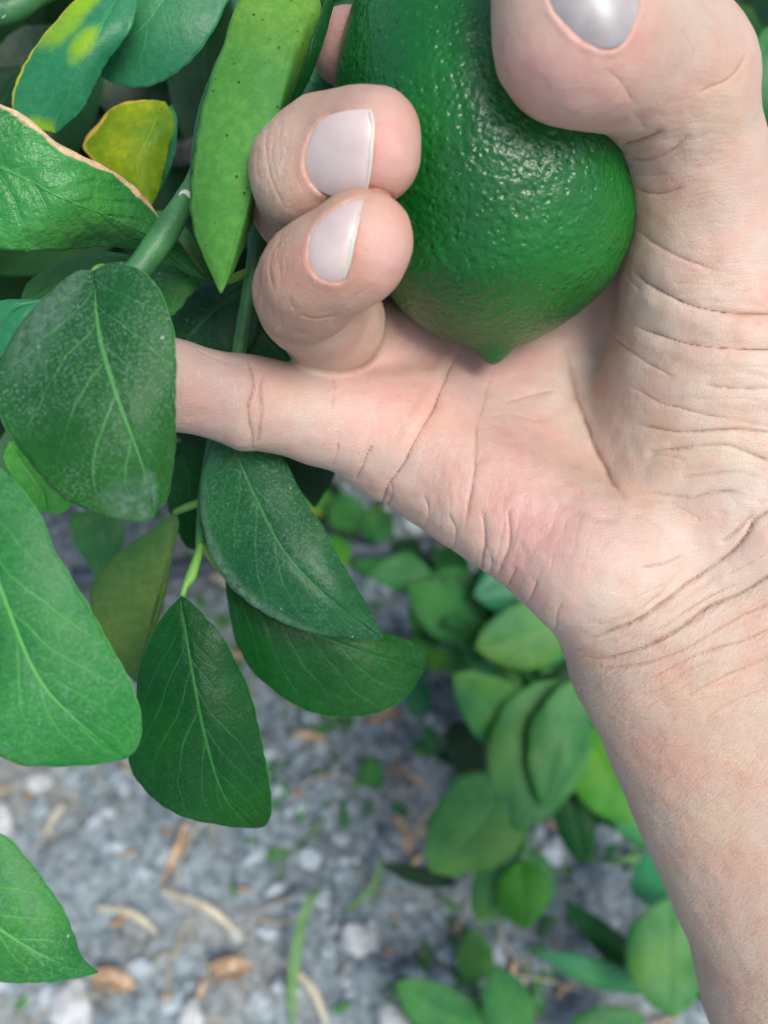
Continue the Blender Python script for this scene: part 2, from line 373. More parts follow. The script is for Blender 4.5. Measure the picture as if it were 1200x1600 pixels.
def ico(sub=1):
    import bmesh
    bm = bmesh.new(); bmesh.ops.create_icosphere(bm, subdivisions=sub, radius=1)
    V = np.array([v.co for v in bm.verts]); T = np.array([[v.index for v in f.verts] for f in bm.faces]); bm.free(); return V, T
IV, IT = ico(1); IV2, IT2 = ico(3)
def clods(n, name, mat, smin_, smax, region, seed):
    r = np.random.default_rng(seed); VV = []; TT = []; k = 0
    xs = r.uniform(region[0], region[1], n); ys = r.uniform(region[2], region[3], n)
    P = np.stack((xs, ys, np.zeros(n)), 1)
    z = .012 * fbm(P, 7, 3, 1) + .0075 * np.abs(fbm(P, 42, 3, 5)) * 2
    for i in range(n):
        s = smin_ + (smax - smin_) * r.random() ** 3
        v = IV * (1 + .35 * r.standard_normal((len(IV), 1))) * s * np.array((1, r.uniform(.6, 1), r.uniform(.45, .8)))
        a = r.uniform(0, 6.28); ca, sa = math.cos(a), math.sin(a)
        v = np.stack((v[:, 0] * ca - v[:, 1] * sa, v[:, 0] * sa + v[:, 1] * ca, v[:, 2]), 1)
        VV.append(v + (xs[i], ys[i], z[i] + s * .25)); TT.append(IT + k); k += len(IV)
    o = obj(name, mesh_np(name, np.vstack(VV), None, np.vstack(TT), smooth=False), mat); o['kind'] = 'stuff'
    tag(o, 'small grey crumbs of dry soil strewn over the ground', 'soil')
clods(6000, 'soil_crumbs', M_clod, .0015, .0095, (-.42, .5, -.08, 1.1), 3)

def stone(px, py, s, label, sq=.6):
    p = gpt(px, py)
    v = IV2.copy(); v = v * (1 + .55 * fbm(v + px, 1.1, 3)[:, None]) * s * np.array((1, .8, sq))
    o = obj('stone', mesh_np('stone', v, None, IT2), M_stone, None, Matrix.Translation(p + Vector((0, 0, s * .3))) @ Matrix.Rotation(px, 4, 'Z'))
    tag(o, label, 'stone', 'pale stones on the soil')
stone(118, 1580, .016, 'largest white stone at the bottom edge below the brown-edged leaf tip'[:70])
stone(2, 1285, .014, 'white stone at the left edge between the two lower left leaves')
stone(60, 1228, .009, 'small pale stone just under the big lower left leaf')
stone(562, 1470, .011, 'pale stone beside the long grass blade on the soil')
stone(612, 1592, .010, 'pale stone at the bottom edge beside the long grass blade')
stone(300, 1592, .009, 'white stone at the bottom edge left of the long grass blade')
for o_ in list(S.objects):
    if o_.get('label', '').startswith('largest white'): o_['label'] = 'largest white stone at the bottom left under the leaf tip'

def ribbon(name, pts, width, mat, label, cat, group=None, curl=.3, n=24, wave=0.):   # flat strip with thickness, world points
    C = crom(np.array(pts), n); V = []; Q = []
    for i in range(n):
        t = C[min(i + 1, n - 1)] - C[max(i - 1, 0)]; t /= np.linalg.norm(t) + 1e-9
        s = np.cross(t, (0, 0, 1)); s /= np.linalg.norm(s) + 1e-9; nn = np.cross(s, t)
        w = width * math.sin(math.pi * min(1, (i + .6) / n)) ** .6 * .5
        for k in (-1, -.5, 0, .5, 1):
            V.append(C[i] + s * w * k + nn * w * curl * abs(k) ** 2 + nn * wave * w * math.sin(i * .9 + k))
    for i in range(n - 1):
        for k in range(4): a = i * 5 + k; Q.append((a, a + 1, a + 6, a + 5))
    V = np.array(V); org = Vector(V[0].tolist())
    o = obj(name, mesh_np(name, V - V[0], Q), mat, None, Matrix.Translation(org))
    md = o.modifiers.new('thickness', 'SOLIDIFY'); md.thickness = .0004
    return tag(o, label, cat, group)
def litter(n, name, mat, L0, L1, w, seed, label):
    r = np.random.default_rng(seed); V = []; Q = []; k = 0
    for i in range(n):
        x = r.uniform(-.42, .5); y = r.uniform(-.06, 1.05); a = r.uniform(0, math.pi); L = r.uniform(L0, L1); cv = r.uniform(-1.2, 1.2); z0 = gz_fast(x, y) + r.uniform(.001, .006); tl = r.uniform(-.12, .12)
        ww = w * r.uniform(.4, 1.3)
        for j in range(6):
            t = j / 5 - .5; aa = a + cv * t; px_ = x + L * t * math.cos(aa); py_ = y + L * t * math.sin(aa); f = ww * (1 - (2 * t) ** 4 * .8)
            nx_, ny_ = -math.sin(aa) * f, math.cos(aa) * f; z = z0 + tl * L * t
            V += [(px_ - nx_, py_ - ny_, z), (px_, py_, z + f * .8), (px_ + nx_, py_ + ny_, z), (px_, py_, z - f * .4)]
        for j in range(5):
            for q in range(4): b = k + j * 4; Q.append((b + q, b + (q + 1) % 4, b + 4 + (q + 1) % 4, b + 4 + q))
        k += 24
    o = obj(name, mesh_np(name, V, Q), mat); o['kind'] = 'stuff'; tag(o, label, 'litter')
def gz_fast(x, y):
    i = min(max(int((x + .52) / 1.14 * 379), 0), 379); j = min(max(int((y + .22) / 1.57 * 469), 0), 469); return float(GH[i, j])
litter(900, 'straw_litter', M_straw, .012, .06, .0008, 5, 'thin pale straw bits strewn all over the soil')
litter(420, 'dead_leaf_litter', M_dry, .006, .02, .0022, 6, 'small brown crumbs of dead leaves strewn over the soil')
def gl(px, py, h=.004): p = gpt(px, py); return (p.x, p.y, p.z + h)
def dry(pts, w, label, curl=.9):
    ribbon('dry_leaf', [gl(x, y, .008 + .003 * (k % 2)) for k, (x, y) in enumerate(pts)], w * (.45 + .25 * math.sin(w * 900)), M_dry, label, 'dry leaf', 'fallen dry leaves', curl * 1.6, 16, .25)
dry([(300, 1292), (292, 1325), (278, 1350), (264, 1385)], .018, 'curled tan dry leaf on bare soil below the dark hanging leaf')
dry([(846, 1288), (870, 1305), (900, 1330)], .013, 'rolled brown dry leaf just left of the forearm among low leaves')
dry([(962, 1500), (980, 1485), (1004, 1468)], .020, 'crumpled tan dry leaf near the bottom beside the forearm')
dry([(575, 1140), (600, 1130), (630, 1122)], .014, 'reddish dry leaf just right of the dark leaf tips')
dry([(622, 1205), (640, 1220), (668, 1240)], .012, 'brown dry leaf lying left of the oval low leaf')
dry([(615, 1280), (628, 1305), (640, 1340)], .010, 'pale narrow dry leaf lying beside the oval low leaf')
dry([(335, 1525), (360, 1520), (392, 1512)], .016, 'tan dry leaf flat on the soil at the bottom centre left')
dry([(150, 1540), (180, 1532), (215, 1545)], .016, 'pale brown dry leaf right of the large white stone')
dry([(455, 1158), (485, 1160), (510, 1165)], .010, 'small rusty dry leaf to the right of the dark hanging leaf')
dry([(725, 1160), (742, 1150), (765, 1140)], .012, 'orange brown dry leaf under the dusty low leaves')
ribbon('grass_blade', [gl(512, 1398, .03), gl(492, 1425, .04), gl(472, 1480, .03), gl(462, 1540, .015), gl(458, 1612, .003)], .006, M_grass, 'longest pale green grass blade lying over soil at bottom centre', 'grass blade', 'single grass blades')
ribbon('grass_blade', [gl(905, 1352, .02), gl(950, 1358, .025), gl(1030, 1352, .02)], .0045, M_grass, 'thin light green grass blade crossing toward the forearm', 'grass blade', 'single grass blades')
ribbon('grass_blade', [gl(600, 1350, .02), (gl(580, 1400, .02)), gl(540, 1430, .01)], .004, M_grass, 'short green grass blade left of the low plant', 'grass blade', 'single grass blades')
for k, (a, b, l) in enumerate([((440, 1500), (515, 1612), 'brown straw running to the bottom edge beside the long grass blade'),
                             ((300, 900), (385, 960), 'pale thick straw behind the petiole of the dark hanging leaf'),
                             ((250, 1395), (385, 1470), 'faint long straw on bare soil below the dark hanging leaf'),
                             ((110, 1250), (75, 1310), 'short pale straw near the left edge above the lowest leaf'),
                             ((150, 1420), (250, 1460), 'pale bent straw right of the lowest leaf at left')]):
    m_ = ((a[0] + b[0]) / 2 + 12, (a[1] + b[1]) / 2 - 8)
    ribbon('straw', [gl(*a, .008), gl(*m_, .012), gl(*b, .006)], .0045, M_straw, l, 'straw', 'bits of straw on the soil')
def tube(V3, rad, nseg=12, n=None):                    # V3 (m,3) rad (m) -> V,Q
    n = n or len(V3); V = []; Q = []
    N0 = None
    for i in range(len(V3)):
        t = V3[min(i + 1, len(V3) - 1)] - V3[max(i - 1, 0)]; t = t / (np.linalg.norm(t) + 1e-12)
        if N0 is None: N0 = np.cross(t, (0.3, .2, .9)); N0 /= np.linalg.norm(N0)
        N0 = N0 - t * np.dot(N0, t); N0 /= np.linalg.norm(N0); Bn = np.cross(t, N0)
        for k in range(nseg):
            a = 2 * math.pi * k / nseg; V.append(V3[i] + rad[i] * (math.cos(a) * N0 + math.sin(a) * Bn))
    for i in range(len(V3) - 1):
        for k in range(nseg):
            a = i * nseg + k; b = i * nseg + (k + 1) % nseg; Q.append((a, b, b + nseg, a + nseg))
    V.append(V3[0]); V.append(V3[-1]); L = len(V); T = []
    for k in range(nseg):
        T.append((L - 2, (k + 1) % nseg, k)); T.append((L - 1, (len(V3) - 1) * nseg + k, (len(V3) - 1) * nseg + (k + 1) % nseg))
    return np.array(V), Q, T
pp = crom(np.array([gl(120, 915, .01), gl(330, 900, .012), gl(560, 880, .012), gl(760, 860, .01)]), 30)
V, Q, T = tube(pp, np.full(30, .007)); o = obj('irrigation_pipe', mesh_np('irrigation_pipe', V - pp[0], Q, T), M_pipe, None, Matrix.Translation(Vector(pp[0].tolist())))
tag(o, 'thin dark blue grey irrigation pipe lying on soil behind the leaves', 'pipe')

# ------------------------------------------------------------------ lemon tree
tree_base = Vector((-.42, .72, 0))
TREE = empty('lemon_tree', tree_base)
tag(TREE, 'green lemon tree with dusty hanging leaves filling the left side', 'tree')
def vtube(name, pts, mat, parent, nseg=14, n=40, rough=.05, knots=()):
    C = crom(np.array([(*B(x, y, d), r * d / F) for x, y, d, r in pts]), n) if False else None
    A = np.array([(x, y, d, r) for x, y, d, r in pts], float); A = crom(A, n)
    V3 = np.stack([B(a[0], a[1], a[2]) for a in A]); rad = A[:, 3] * A[:, 2] / F
    rad = rad * (1 + rough * fbm(V3, 160, 2, 3))
    V, Q, T = tube(V3, rad, nseg)
    return viewobj(name, V, Q, mat, parent, T, origin=V3[0])
def wtube(name, pts, mat, parent, nseg=10, n=24):
    A = crom(np.array(pts, float), n); V, Q, T = tube(A[:, :3], A[:, 3], nseg)
    return obj(name, mesh_np(name, V - A[0, :3], Q, T), mat, parent, Matrix.Translation(Vector(A[0, :3].tolist())))
tb = tree_base
wtube('trunk', [(tb.x, tb.y, -.02, .028), (tb.x + .01, tb.y, .2, .024), (tb.x - .01, tb.y + .02, .5, .02), (tb.x + .02, tb.y + .01, .9, .014)], M_bark, TREE)
def tow(x, y, d): w = W(B(x, y, d)); return (w.x, w.y, w.z)
wtube('branch', [(tb.x, tb.y, .25, .014), (*tow(60, 200, .55), .009), (*tow(180, 250, .38), .0055), (*tow(330, 230, .27), .0035)], M_bark, TREE)
wtube('branch', [(tb.x, tb.y, .4, .014), (*tow(300, -100, .6), .010), (*tow(700, -150, .5), .007), (*tow(1150, -50, .48), .005)], M_bark, TREE)
wtube('branch', [(tb.x, tb.y, .15, .012), (*tow(100, 620, .5), .007), (*tow(330, 760, .30), .003)], M_bark, TREE)
wtube('branch', [(*tow(700, -150, .5), .007), (*tow(740, -250, .33), .004), (*tow(735, -230, .25), .0028)], M_bark, TREE)

def traced_leaf(mid, left, right, mat, parent=TREE, gut=.0016, wave=.0008, nu=72, nh=20, seed=0, serr=1.3, name='leaf', label=None, rib=.14, pw=1.15):
    mid = np.array(mid, float)
    M_ = crom(mid, nu)
    def side(pts):
        p = [(mid[0][0], mid[0][1], 0.)] + [(q[0], q[1], q[2] if len(q) > 2 else 0.) for q in pts] + [(mid[-1][0], mid[-1][1], 0.)]
        return crom(np.array(p), nu)
    Lf, Rt = side(left), side(right); V = []; UV = []
    U = np.linspace(0, 1, nu)
    for i in range(nu):
        row = []
        for k in range(-nh, nh + 1):
            a = abs(k) / nh; E = Lf[i] if k < 0 else Rt[i]
            x = M_[i, 0] * (1 - a) + E[0] * a; y = M_[i, 1] * (1 - a) + E[1] * a
            if a > .9:
                dx, dy = E[0] - M_[i, 0], E[1] - M_[i, 1]; L = math.hypot(dx, dy) + 1e-6
                s = serr * (1.5 * abs(math.sin(U[i] * 38 + seed + 2 * math.sin(U[i] * 9))) - .6 + 1.2 * math.sin(U[i] * 17 + seed * 2) * math.sin(U[i] * 5)) * (a - .9) * 10 * min(1, L / 30); x += dx / L * s; y += dy / L * s
            d = M_[i, 2] + E[2] * (a ** pw) * .62
            d -= gut * .38 * math.sin(math.pi * min(a * .8, 1)) * min(1., 4 * U[i] * (1 - U[i]) * 1.2)
            d += gut * rib * math.exp(-(a / .09) ** 2)
            V.append(B(x, y, d)); UV.append((U[i], .5 + .5 * k / nh))
    V = np.array(V); UV = np.array(UV); nv = 2 * nh + 1
    av = np.abs(UV[:, 1] * 2 - 1)
    env = (4 * UV[:, 0] * (1 - UV[:, 0])) ** .5
    V[:, 2] += wave * env * (fbm(V, 45, 2, seed) * (.35 + av) + .5 * fbm(V, 18, 1, seed + 3))
    I = np.arange(nu * nv).reshape(nu, nv)
    Q = np.stack((I[:-1, :-1], I[:-1, 1:], I[1:, 1:], I[1:, :-1]), -1).reshape(-1, 4)
    o = viewobj(name, V, Q, mat, parent, None, UV)
    md = o.modifiers.new('thickness', 'SOLIDIFY'); md.thickness = .00025; md.offset = -1
    if label: o['label'] = label
    return o

# the leaves one can tell apart in front
traced_leaf([(148, 424, .172), (156, 520, .167), (185, 620, .164), (222, 720, .166), (243, 806, .172)],
            [(120, 428, .001), (85, 458, .002), (40, 498, .003), (5, 550, .005), (-4, 610, .006), (12, 668, .006), (48, 722, .006), (100, 776, .005), (150, 800, .004), (190, 811, .002), (225, 814, .001)],
            [(172, 414, .001), (200, 416, .002), (240, 440, .003), (266, 490, .004), (275, 560, .006), (276, 640, .008), (273, 720, .009), (268, 760, .007), (258, 788, .004), (248, 793, .001)],
            M_dusty, seed=3, gut=.0022, wave=.0025, label='darker dusty leaf in front of the little finger')
traced_leaf([(-60, 700, .160), (-25, 830, .158), (5, 930, .157), (55, 1050, .158), (115, 1120, .161), (196, 1184, .168)],
            [(-90, 780, .002), (-110, 900, .003), (-80, 1040, .004), (-30, 1150, .004), (20, 1190, .004), (75, 1195, .005), (140, 1194, .003)],
            [(-25, 715, .001), (15, 745, .003), (58, 797, .004), (90, 862, .005), (132, 935, .006), (170, 1003, .007), (204, 1068, .007), (222, 1130, .005), (214, 1168, .002)],
            M_mid, seed=5, gut=.002, wave=.0022)
traced_leaf([(-150, 1330, .170), (-60, 1410, .168), (10, 1460, .168), (80, 1500, .170), (152, 1519, .176)],
            [(-150, 1440, .002), (-90, 1510, .003), (0, 1533, .004), (60, 1532, .003), (110, 1527, .001)],
            [(-110, 1290, .002), (-40, 1288, .003), (12, 1310, .004), (60, 1368, .005), (95, 1415, .005), (113, 1455, .004), (126, 1492, .002)],
            M_mid, seed=8, gut=.0015, wave=.0015)
traced_leaf([(284, 932, .215), (298, 1030, .213), (322, 1150, .214), (352, 1245, .218), (400, 1293, .224)],
            [(262, 955, .001), (240, 992, .003), (216, 1052, .004), (210, 1120, .005), (203, 1185, .005), (216, 1218, .005), (250, 1252, .004), (300, 1277, .003), (350, 1289, .001)],
            [(300, 942, .001), (325, 968, .002), (352, 1000, .003), (382, 1062, .005), (403, 1130, .006), (418, 1200, .006), (426, 1255, .004), (418, 1286, .001)],
            M_dark, seed=9, gut=.0016, wave=.002, label='dark green leaf hanging straight down over the soil')
traced_leaf([(352, 660, .218), (372, 715, .217), (405, 790, .214), (450, 870, .212), (520, 940, .213), (599, 998, .219)],
            [(335, 690, .001), (316, 750, .003), (313, 800, .004), (322, 850, .005), (352, 905, .006), (395, 945, .006), (445, 972, .005), (510, 992, .003), (560, 998, .001)],
            [(385, 670, .001), (415, 690, .002), (450, 730, .004), (478, 785, .005), (510, 835, .006), (536, 885, .006), (570, 940, .004), (588, 972, .002)],
            M_darkblue, seed=12, gut=.002, wave=.002)
traced_leaf([(352, 900, .232), (400, 945, .230), (480, 985, .229), (570, 1020, .230), (664, 1046, .236)],
            [(358, 950, .002), (372, 1005, .004), (410, 1062, .005), (462, 1102, .005), (520, 1119, .004), (580, 1116, .003), (632, 1090, .001)],
            [(380, 890, .001), (440, 900, .003), (520, 940, .004), (590, 985, .004), (640, 1005, .003), (664, 1026, .001)],
            M_dark, seed=14, gut=.0016, wave=.0015)
traced_leaf([(275, 800, .245), (268, 860, .245), (245, 950, .247), (212, 1066, .252)],
            [(235, 828, .002), (180, 870, .004), (148, 905, .005), (142, 935, .005), (152, 985, .005), (180, 1032, .003)],
            [(280, 820, .001), (272, 850, .002), (264, 900, .003), (250, 960, .004), (236, 1005, .002)],
            M_olive, seed=17, gut=.0012, wave=.0015, label='olive leaf turned partly away behind the dark hanging leaf')
# curled leaf showing its pale underside, held between twig and fingers
traced_leaf([(505, -40, .192), (455, 60, .184), (430, 180, .182), (390, 300, .183), (345, 458, .190)],
            [(440, -60, .002), (390, -15, .003), (360, 40, .004), (332, 120, .005), (312, 200, .006), (302, 270, .007), (301, 330, .007), (312, 385, .005), (332, 430, .002)],
            [(512, 0, .006), (492, 60, .014), (470, 120, .022), (448, 170, .028), (425, 230, .028), (405, 300, .022), (385, 370, .014), (366, 420, .005)],
            M_under, seed=21, gut=.0020, wave=.0008, serr=2.0, rib=0., pw=2.1, label='pale green curled leaf underside beside the fingers')
traced_leaf([(520, -40, .190), (500, 20, .190), (478, 90, .190), (452, 170, .196)],
            [(508, -30, -.001), (488, 30, -.001), (466, 95, 0), (452, 140, 0)],
            [(524, -10, .002), (506, 60, .003), (484, 120, .003), (464, 158, .001)],
            M_dark, seed=22, gut=.0004, wave=.0003)
traced_leaf([(345, 90, .196), (318, 180, .196), (304, 280, .197), (306, 340, .199)],
            [(338, 95, 0), (312, 170, .001), (300, 240, .001), (299, 300, .001)], [(350, 110, .002), (330, 190, .004), (318, 280, .003)],
            M_darkblue, seed=23, gut=.0003, wave=.0003)
# brown edged leaf at the left
traced_leaf([(-150, 225, .190), (-60, 245, .188), (20, 270, .187), (95, 308, .188), (160, 335, .194), (250, 378, .208), (326, 437, .218)],
            [(-130, 175, -.002), (-50, 150, -.003), (10, 166, -.003), (40, 182, -.003), (90, 222, -.002), (160, 256, -.001), (215, 296, 0), (252, 342, .001), (290, 388, .001)],
            [(-120, 300, .004), (-50, 370, .006), (5, 392, .008), (80, 393, .010), (150, 388, .011), (215, 392, .009), (262, 410, .005), (300, 430, .002)],
            M_scorch, seed=25, gut=.0014, wave=.003, label='large leaf with a brown scorched upper edge')
traced_leaf([(258, 160, .225), (235, 210, .222), (215, 260, .222), (232, 330, .226)],
            [(225, 158, 0), (185, 166, .001), (150, 195, .002), (130, 228, .003), (160, 262, .003), (200, 300, .002)],
            [(272, 190, .003), (262, 240, .006), (250, 290, .005)],
            M_yellow, seed=27, gut=.001, wave=.001, label='yellow leaf with a brown rim')
traced_leaf([(268, 165, .232), (262, 220, .23), (246, 300, .232)], [(255, 180, .001), (240, 240, .002), (236, 280, .001)], [(276, 190, .001), (272, 240, .002), (256, 285, .001)],
            M_teal, seed=28, gut=.0005, wave=.0004)
traced_leaf([(205, -45, .212), (160, 40, .209), (120, 115, .210), (88, 207, .216)],
            [(150, -30, .001), (112, 5, .002), (68, 50, .003), (35, 105, .004), (20, 150, .004), (28, 178, .003), (55, 198, .001)],
            [(215, -10, .001), (200, 50, .003), (165, 95, .004), (148, 130, .004), (125, 172, .002)],
            M_tealy, seed=30, gut=.0014, wave=.0015, label='blue green leaf blotched with yellow')
traced_leaf([(330, -90, .222), (270, -20, .219), (220, 45, .219), (148, 108, .224)],
            [(280, -100, .001), (210, -60, .002), (165, -10, .003), (148, 40, .003), (142, 80, .001)],
            [(372, -70, .001), (362, -10, .003), (332, 50, .004), (292, 98, .005), (240, 130, .005), (195, 135, .003), (165, 124, .001)],
            M_teal, seed=31, gut=.0014, wave=.0015)
traced_leaf([(213, 402, .222), (150, 418, .220), (90, 440, .220), (33, 474, .224)], [(170, 395, .001), (110, 405, .002), (62, 428, .002), (40, 450, .001)], [(180, 450, .002), (120, 480, .004), (70, 490, .002)],
            M_bg2, seed=33)
traced_leaf([(70, 470, .205), (20, 490, .204), (-30, 560, .208)], [(40, 470, .001), (-10, 474, .002), (-50, 510, .002)], [(60, 490, .001), (32, 525, .002), (0, 560, .002)],
            M_teal, seed=34, label='pale blue green leaf at the left edge behind the dusty leaf')
traced_leaf([(328, 440, .232), (290, 400, .230), (262, 360, .230), (240, 330, .234)], [(318, 405, .001), (300, 370, .002), (270, 335, .001)], [(300, 440, .002), (255, 410, .003), (235, 370, .002)],
            M_bg2, seed=35)
traced_leaf([(400, 430, .245), (350, 470, .243), (300, 520, .243), (240, 600, .248)], [(360, 440, .001), (300, 450, .003), (250, 480, .004), (225, 540, .002)], [(410, 470, .001), (390, 540, .003), (340, 600, .004), (280, 620, .002)],
            M_darkblue, seed=36)
traced_leaf([(380, 470, .25), (410, 520, .248), (450, 570, .25), (500, 640, .255)], [(360, 520, .002), (380, 580, .004), (430, 640, .002)], [(430, 480, .001), (480, 530, .003), (510, 590, .002)],
            M_darkblue, seed=37)
traced_leaf([(320, 430, .226), (280, 435, .224), (240, 450, .224), (205, 500, .228)], [(290, 415, .001), (240, 420, .001), (210, 450, .001)], [(300, 460, .001), (260, 500, .003), (225, 515, .001)],
            M_mid, seed=38)
traced_leaf([(270, 690, .25), (290, 730, .25), (300, 800, .255), (318, 860, .26)], [(250, 720, .001), (262, 790, .003), (290, 850, .002)], [(310, 700, .001), (330, 760, .003), (330, 820, .002)],
            M_dark, seed=39)
traced_leaf([(15, 690, .200), (45, 730, .199), (70, 770, .200), (75, 800, .203)], [(8, 720, .001), (30, 765, .002), (55, 795, .001)], [(50, 700, .001), (90, 740, .002), (115, 775, .003), (100, 800, .001)],
            leaf_mat('leaf_bright_small', (.05, .27, .04), (.07, .33, .04), dust=.0), seed=40, label='small bright green leaf under the dusty leaf')
traced_leaf([(115, 800, .30), (150, 810, .30), (165, 850, .30), (150, 900, .31)], [(110, 820, .001), (125, 860, .002)], [(180, 800, .001), (195, 840, .002), (175, 880, .001)],
            M_bg2, seed=41)
traced_leaf([(1215, 40, .30), (1190, 90, .298), (1180, 150, .30), (1190, 200, .305)], [(1190, 50, .001), (1160, 110, .003), (1165, 170, .001)], [(1240, 90, .002), (1230, 170, .003)],
            M_bg2, seed=42, label='light leaf behind the thumb knuckle')
traced_leaf([(440, 120, .235), (480, 130, .233), (520, 160, .235), (560, 220, .24)], [(450, 160, .002), (490, 200, .003), (530, 230, .001)], [(470, 95, .001), (520, 110, .003), (560, 160, .002)],
            M_teal, seed=43)

# twigs in front
vtube('twig', [(196, 440, .196, 21), (222, 415, .197, 22), (260, 360, .199, 21), (290, 312, .202, 18), (310, 270, .206, 15), (330, 190, .212, 13), (380, 60, .225, 12), (330, -100, .27, 12)], M_twig, TREE, 18, 60, .12)
vtube('twig', [(368, 640, .222, 10), (373, 555, .220, 11), (386, 470, .217, 11), (398, 400, .215, 12), (402, 345, .215, 13), (420, 250, .222, 12), (450, 120, .235, 12), (520, -80, .26, 12)], M_twig, TREE, 16, 60, .12)
vtube('twig', [(-30, 22, .205, 22), (20, 12, .206, 22), (60, -12, .208, 20), (160, -60, .22, 20)], M_twig, TREE, 16, 30, .08)
vtube('petiole', [(345, 436, .205, 6), (362, 436, .210, 7), (385, 425, .215, 6)], M_petiole, TREE, 10, 12)
vtube('petiole', [(285, 932, .2155, 5), (290, 915, .216, 6), (298, 902, .217, 9), (308, 872, .219, 7), (314, 850, .222, 6)], M_petiole, TREE, 10, 18)
vtube('twig', [(312, 855, .222, 7), (315, 810, .226, 8), (318, 770, .232, 8), (330, 700, .24, 8), (345, 640, .24, 8)], M_twig, TREE, 12, 24)
vtube('petiole', [(274, 800, .245, 5), (290, 793, .24, 6), (315, 784, .232, 6)], M_petiole, TREE, 10, 14)
vtube('petiole', [(352, 662, .218, 6), (360, 640, .220, 6), (368, 620, .222, 6)], M_petiole, TREE, 10, 10)
vtube('petiole', [(352, 900, .232, 5), (335, 880, .230, 5), (316, 850, .224, 6)], M_petiole, TREE, 10, 10)
vtube('petiole', [(148, 424, .173, 6), (160, 418, .178, 6), (196, 430, .190, 6)], M_petiole, TREE, 10, 10)
vtube('petiole', [(-60, 700, .160, 6), (-90, 640, .165, 6), (-170, 560, .20, 7), (-220, 420, .26, 8)], M_petiole, TREE, 10, 20)

# many further leaves of the crown, each its own part
def free_leaf_mesh(name, L, Wd, fold, curl, tw, nu=12, nh=4):
    V = []; UV = []
    for i in range(nu + 1):
        u = i / nu; w = Wd * (math.sin(math.pi * min(1, u ** .85)) ** .75) * (1 - .25 * u) + .0002
        yy = L * u; z0 = -curl * L * u * u
        for k in range(-nh, nh + 1):
            a = k / nh; x = w * a * (1 - .1 * abs(a)); z = z0 + fold * abs(x) + .03 * L * math.sin(u * 7 + a * 2) * abs(a)
            t = tw * u; V.append((x * math.cos(t) - z * math.sin(t), yy, x * math.sin(t) + z * math.cos(t))); UV.append((u, .5 + .5 * a))
    nv = 2 * nh + 1; I = np.arange((nu + 1) * nv).reshape(nu + 1, nv)
    Q = np.stack((I[:-1, :-1], I[:-1, 1:], I[1:, 1:], I[1:, :-1]), -1).reshape(-1, 4)
    return np.array(V), Q, np.array(UV)
variants = []
for k in range(8):
    r = random.Random(k); V, Q, UV = free_leaf_mesh('leaf', r.uniform(.045, .075), r.uniform(.014, .021), r.uniform(.15, .6), r.uniform(.0, .35), r.uniform(-.5, .5))
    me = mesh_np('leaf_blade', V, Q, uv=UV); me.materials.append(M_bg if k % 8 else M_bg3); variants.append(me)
def leaf_rot(face, down, jitter, r):
    z = Vector(face).normalized(); z = (z + Vector((r.uniform(-1, 1), r.uniform(-1, 1), r.uniform(-1, 1))) * jitter).normalized()
    y = Vector(down) + Vector((r.uniform(-1, 1), r.uniform(-1, 1), r.uniform(-1, 1))) * .7; y = (y - z * y.dot(z)).normalized(); x = y.cross(z)
    return Matrix((x, y, z)).transposed().to_4x4()
r = random.Random(5); cnt = 0
while cnt < 230:
    px = r.uniform(-420, 1500); py = r.uniform(-450, 760); d = r.uniform(.27, .55)
    if px > 480 and py > 420: continue
    if px > 560 and r.random() < .45: continue
    if py > 620 and px > 240: continue
    if py > 600 and r.random() < .6: continue
    if d > .45 and py > 560: continue
    if px > 560 and d < .31: continue
    p = W(B(px, py, d))
    if p.z < .12: continue
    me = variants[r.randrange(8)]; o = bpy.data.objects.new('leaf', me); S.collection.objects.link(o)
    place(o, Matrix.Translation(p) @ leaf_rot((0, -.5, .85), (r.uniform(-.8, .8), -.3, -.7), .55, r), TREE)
    cnt += 1
# deep inner foliage as one mass
VV, QQ, UU, k0 = [], [], [], 0
bV, bQ, bU = free_leaf_mesh('l', .06, .017, .3, .2, .3, 6, 2)
for i in range(2600):
    px = r.uniform(-700, 1800); py = r.uniform(-900, 560); d = r.uniform(.5, .95)
    p = Winv(W(B(px, py, d))); w = W(B(px, py, d))
    if w.z < .06: continue
    m = Matrix.Translation(w) @ leaf_rot((0, -.4, .8), (r.uniform(-.8, .8), -.3, -.7), .7, r)
    A = np.array(m); VV.append(bV @ A[:3, :3].T * r.uniform(.8, 1.3) + A[:3, 3]); 
    VV[-1] = bV @ A[:3, :3].T + A[:3, 3]
    QQ.append(bQ + k0); UU.append(bU); k0 += len(bV)
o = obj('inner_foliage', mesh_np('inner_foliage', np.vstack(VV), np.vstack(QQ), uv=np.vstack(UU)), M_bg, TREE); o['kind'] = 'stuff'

# ------------------------------------------------------------------ low plants
def quick_leaf(base, tip, width, d0, d1, mat, parent, seed=0, asym=.5, bend=0.):
    b = np.array(base, float); t = np.array(tip, float); ax = t - b; L = np.linalg.norm(ax); n_ = np.array((-ax[1], ax[0])) / L
    md = [(*(b + ax * u + n_ * bend * math.sin(math.pi * u)), d0 + (d1 - d0) * u) for u in (0, .33, .66, 1)]
    lf = [(*(b + ax * u + n_ * (bend * math.sin(math.pi * u) + width * asym * w)), .004 * w) for u, w in ((.08, .45), (.25, .88), (.45, 1), (.68, .85), (.88, .45))]
    rt = [(*(b + ax * u + n_ * (bend * math.sin(math.pi * u) - width * (1 - asym) * w)), .004 * w) for u, w in ((.08, .45), (.25, .88), (.45, 1), (.68, .85), (.88, .45))]
    return traced_leaf(md, lf, rt, mat, parent, .003, .003, 30, 8, seed, 2.)
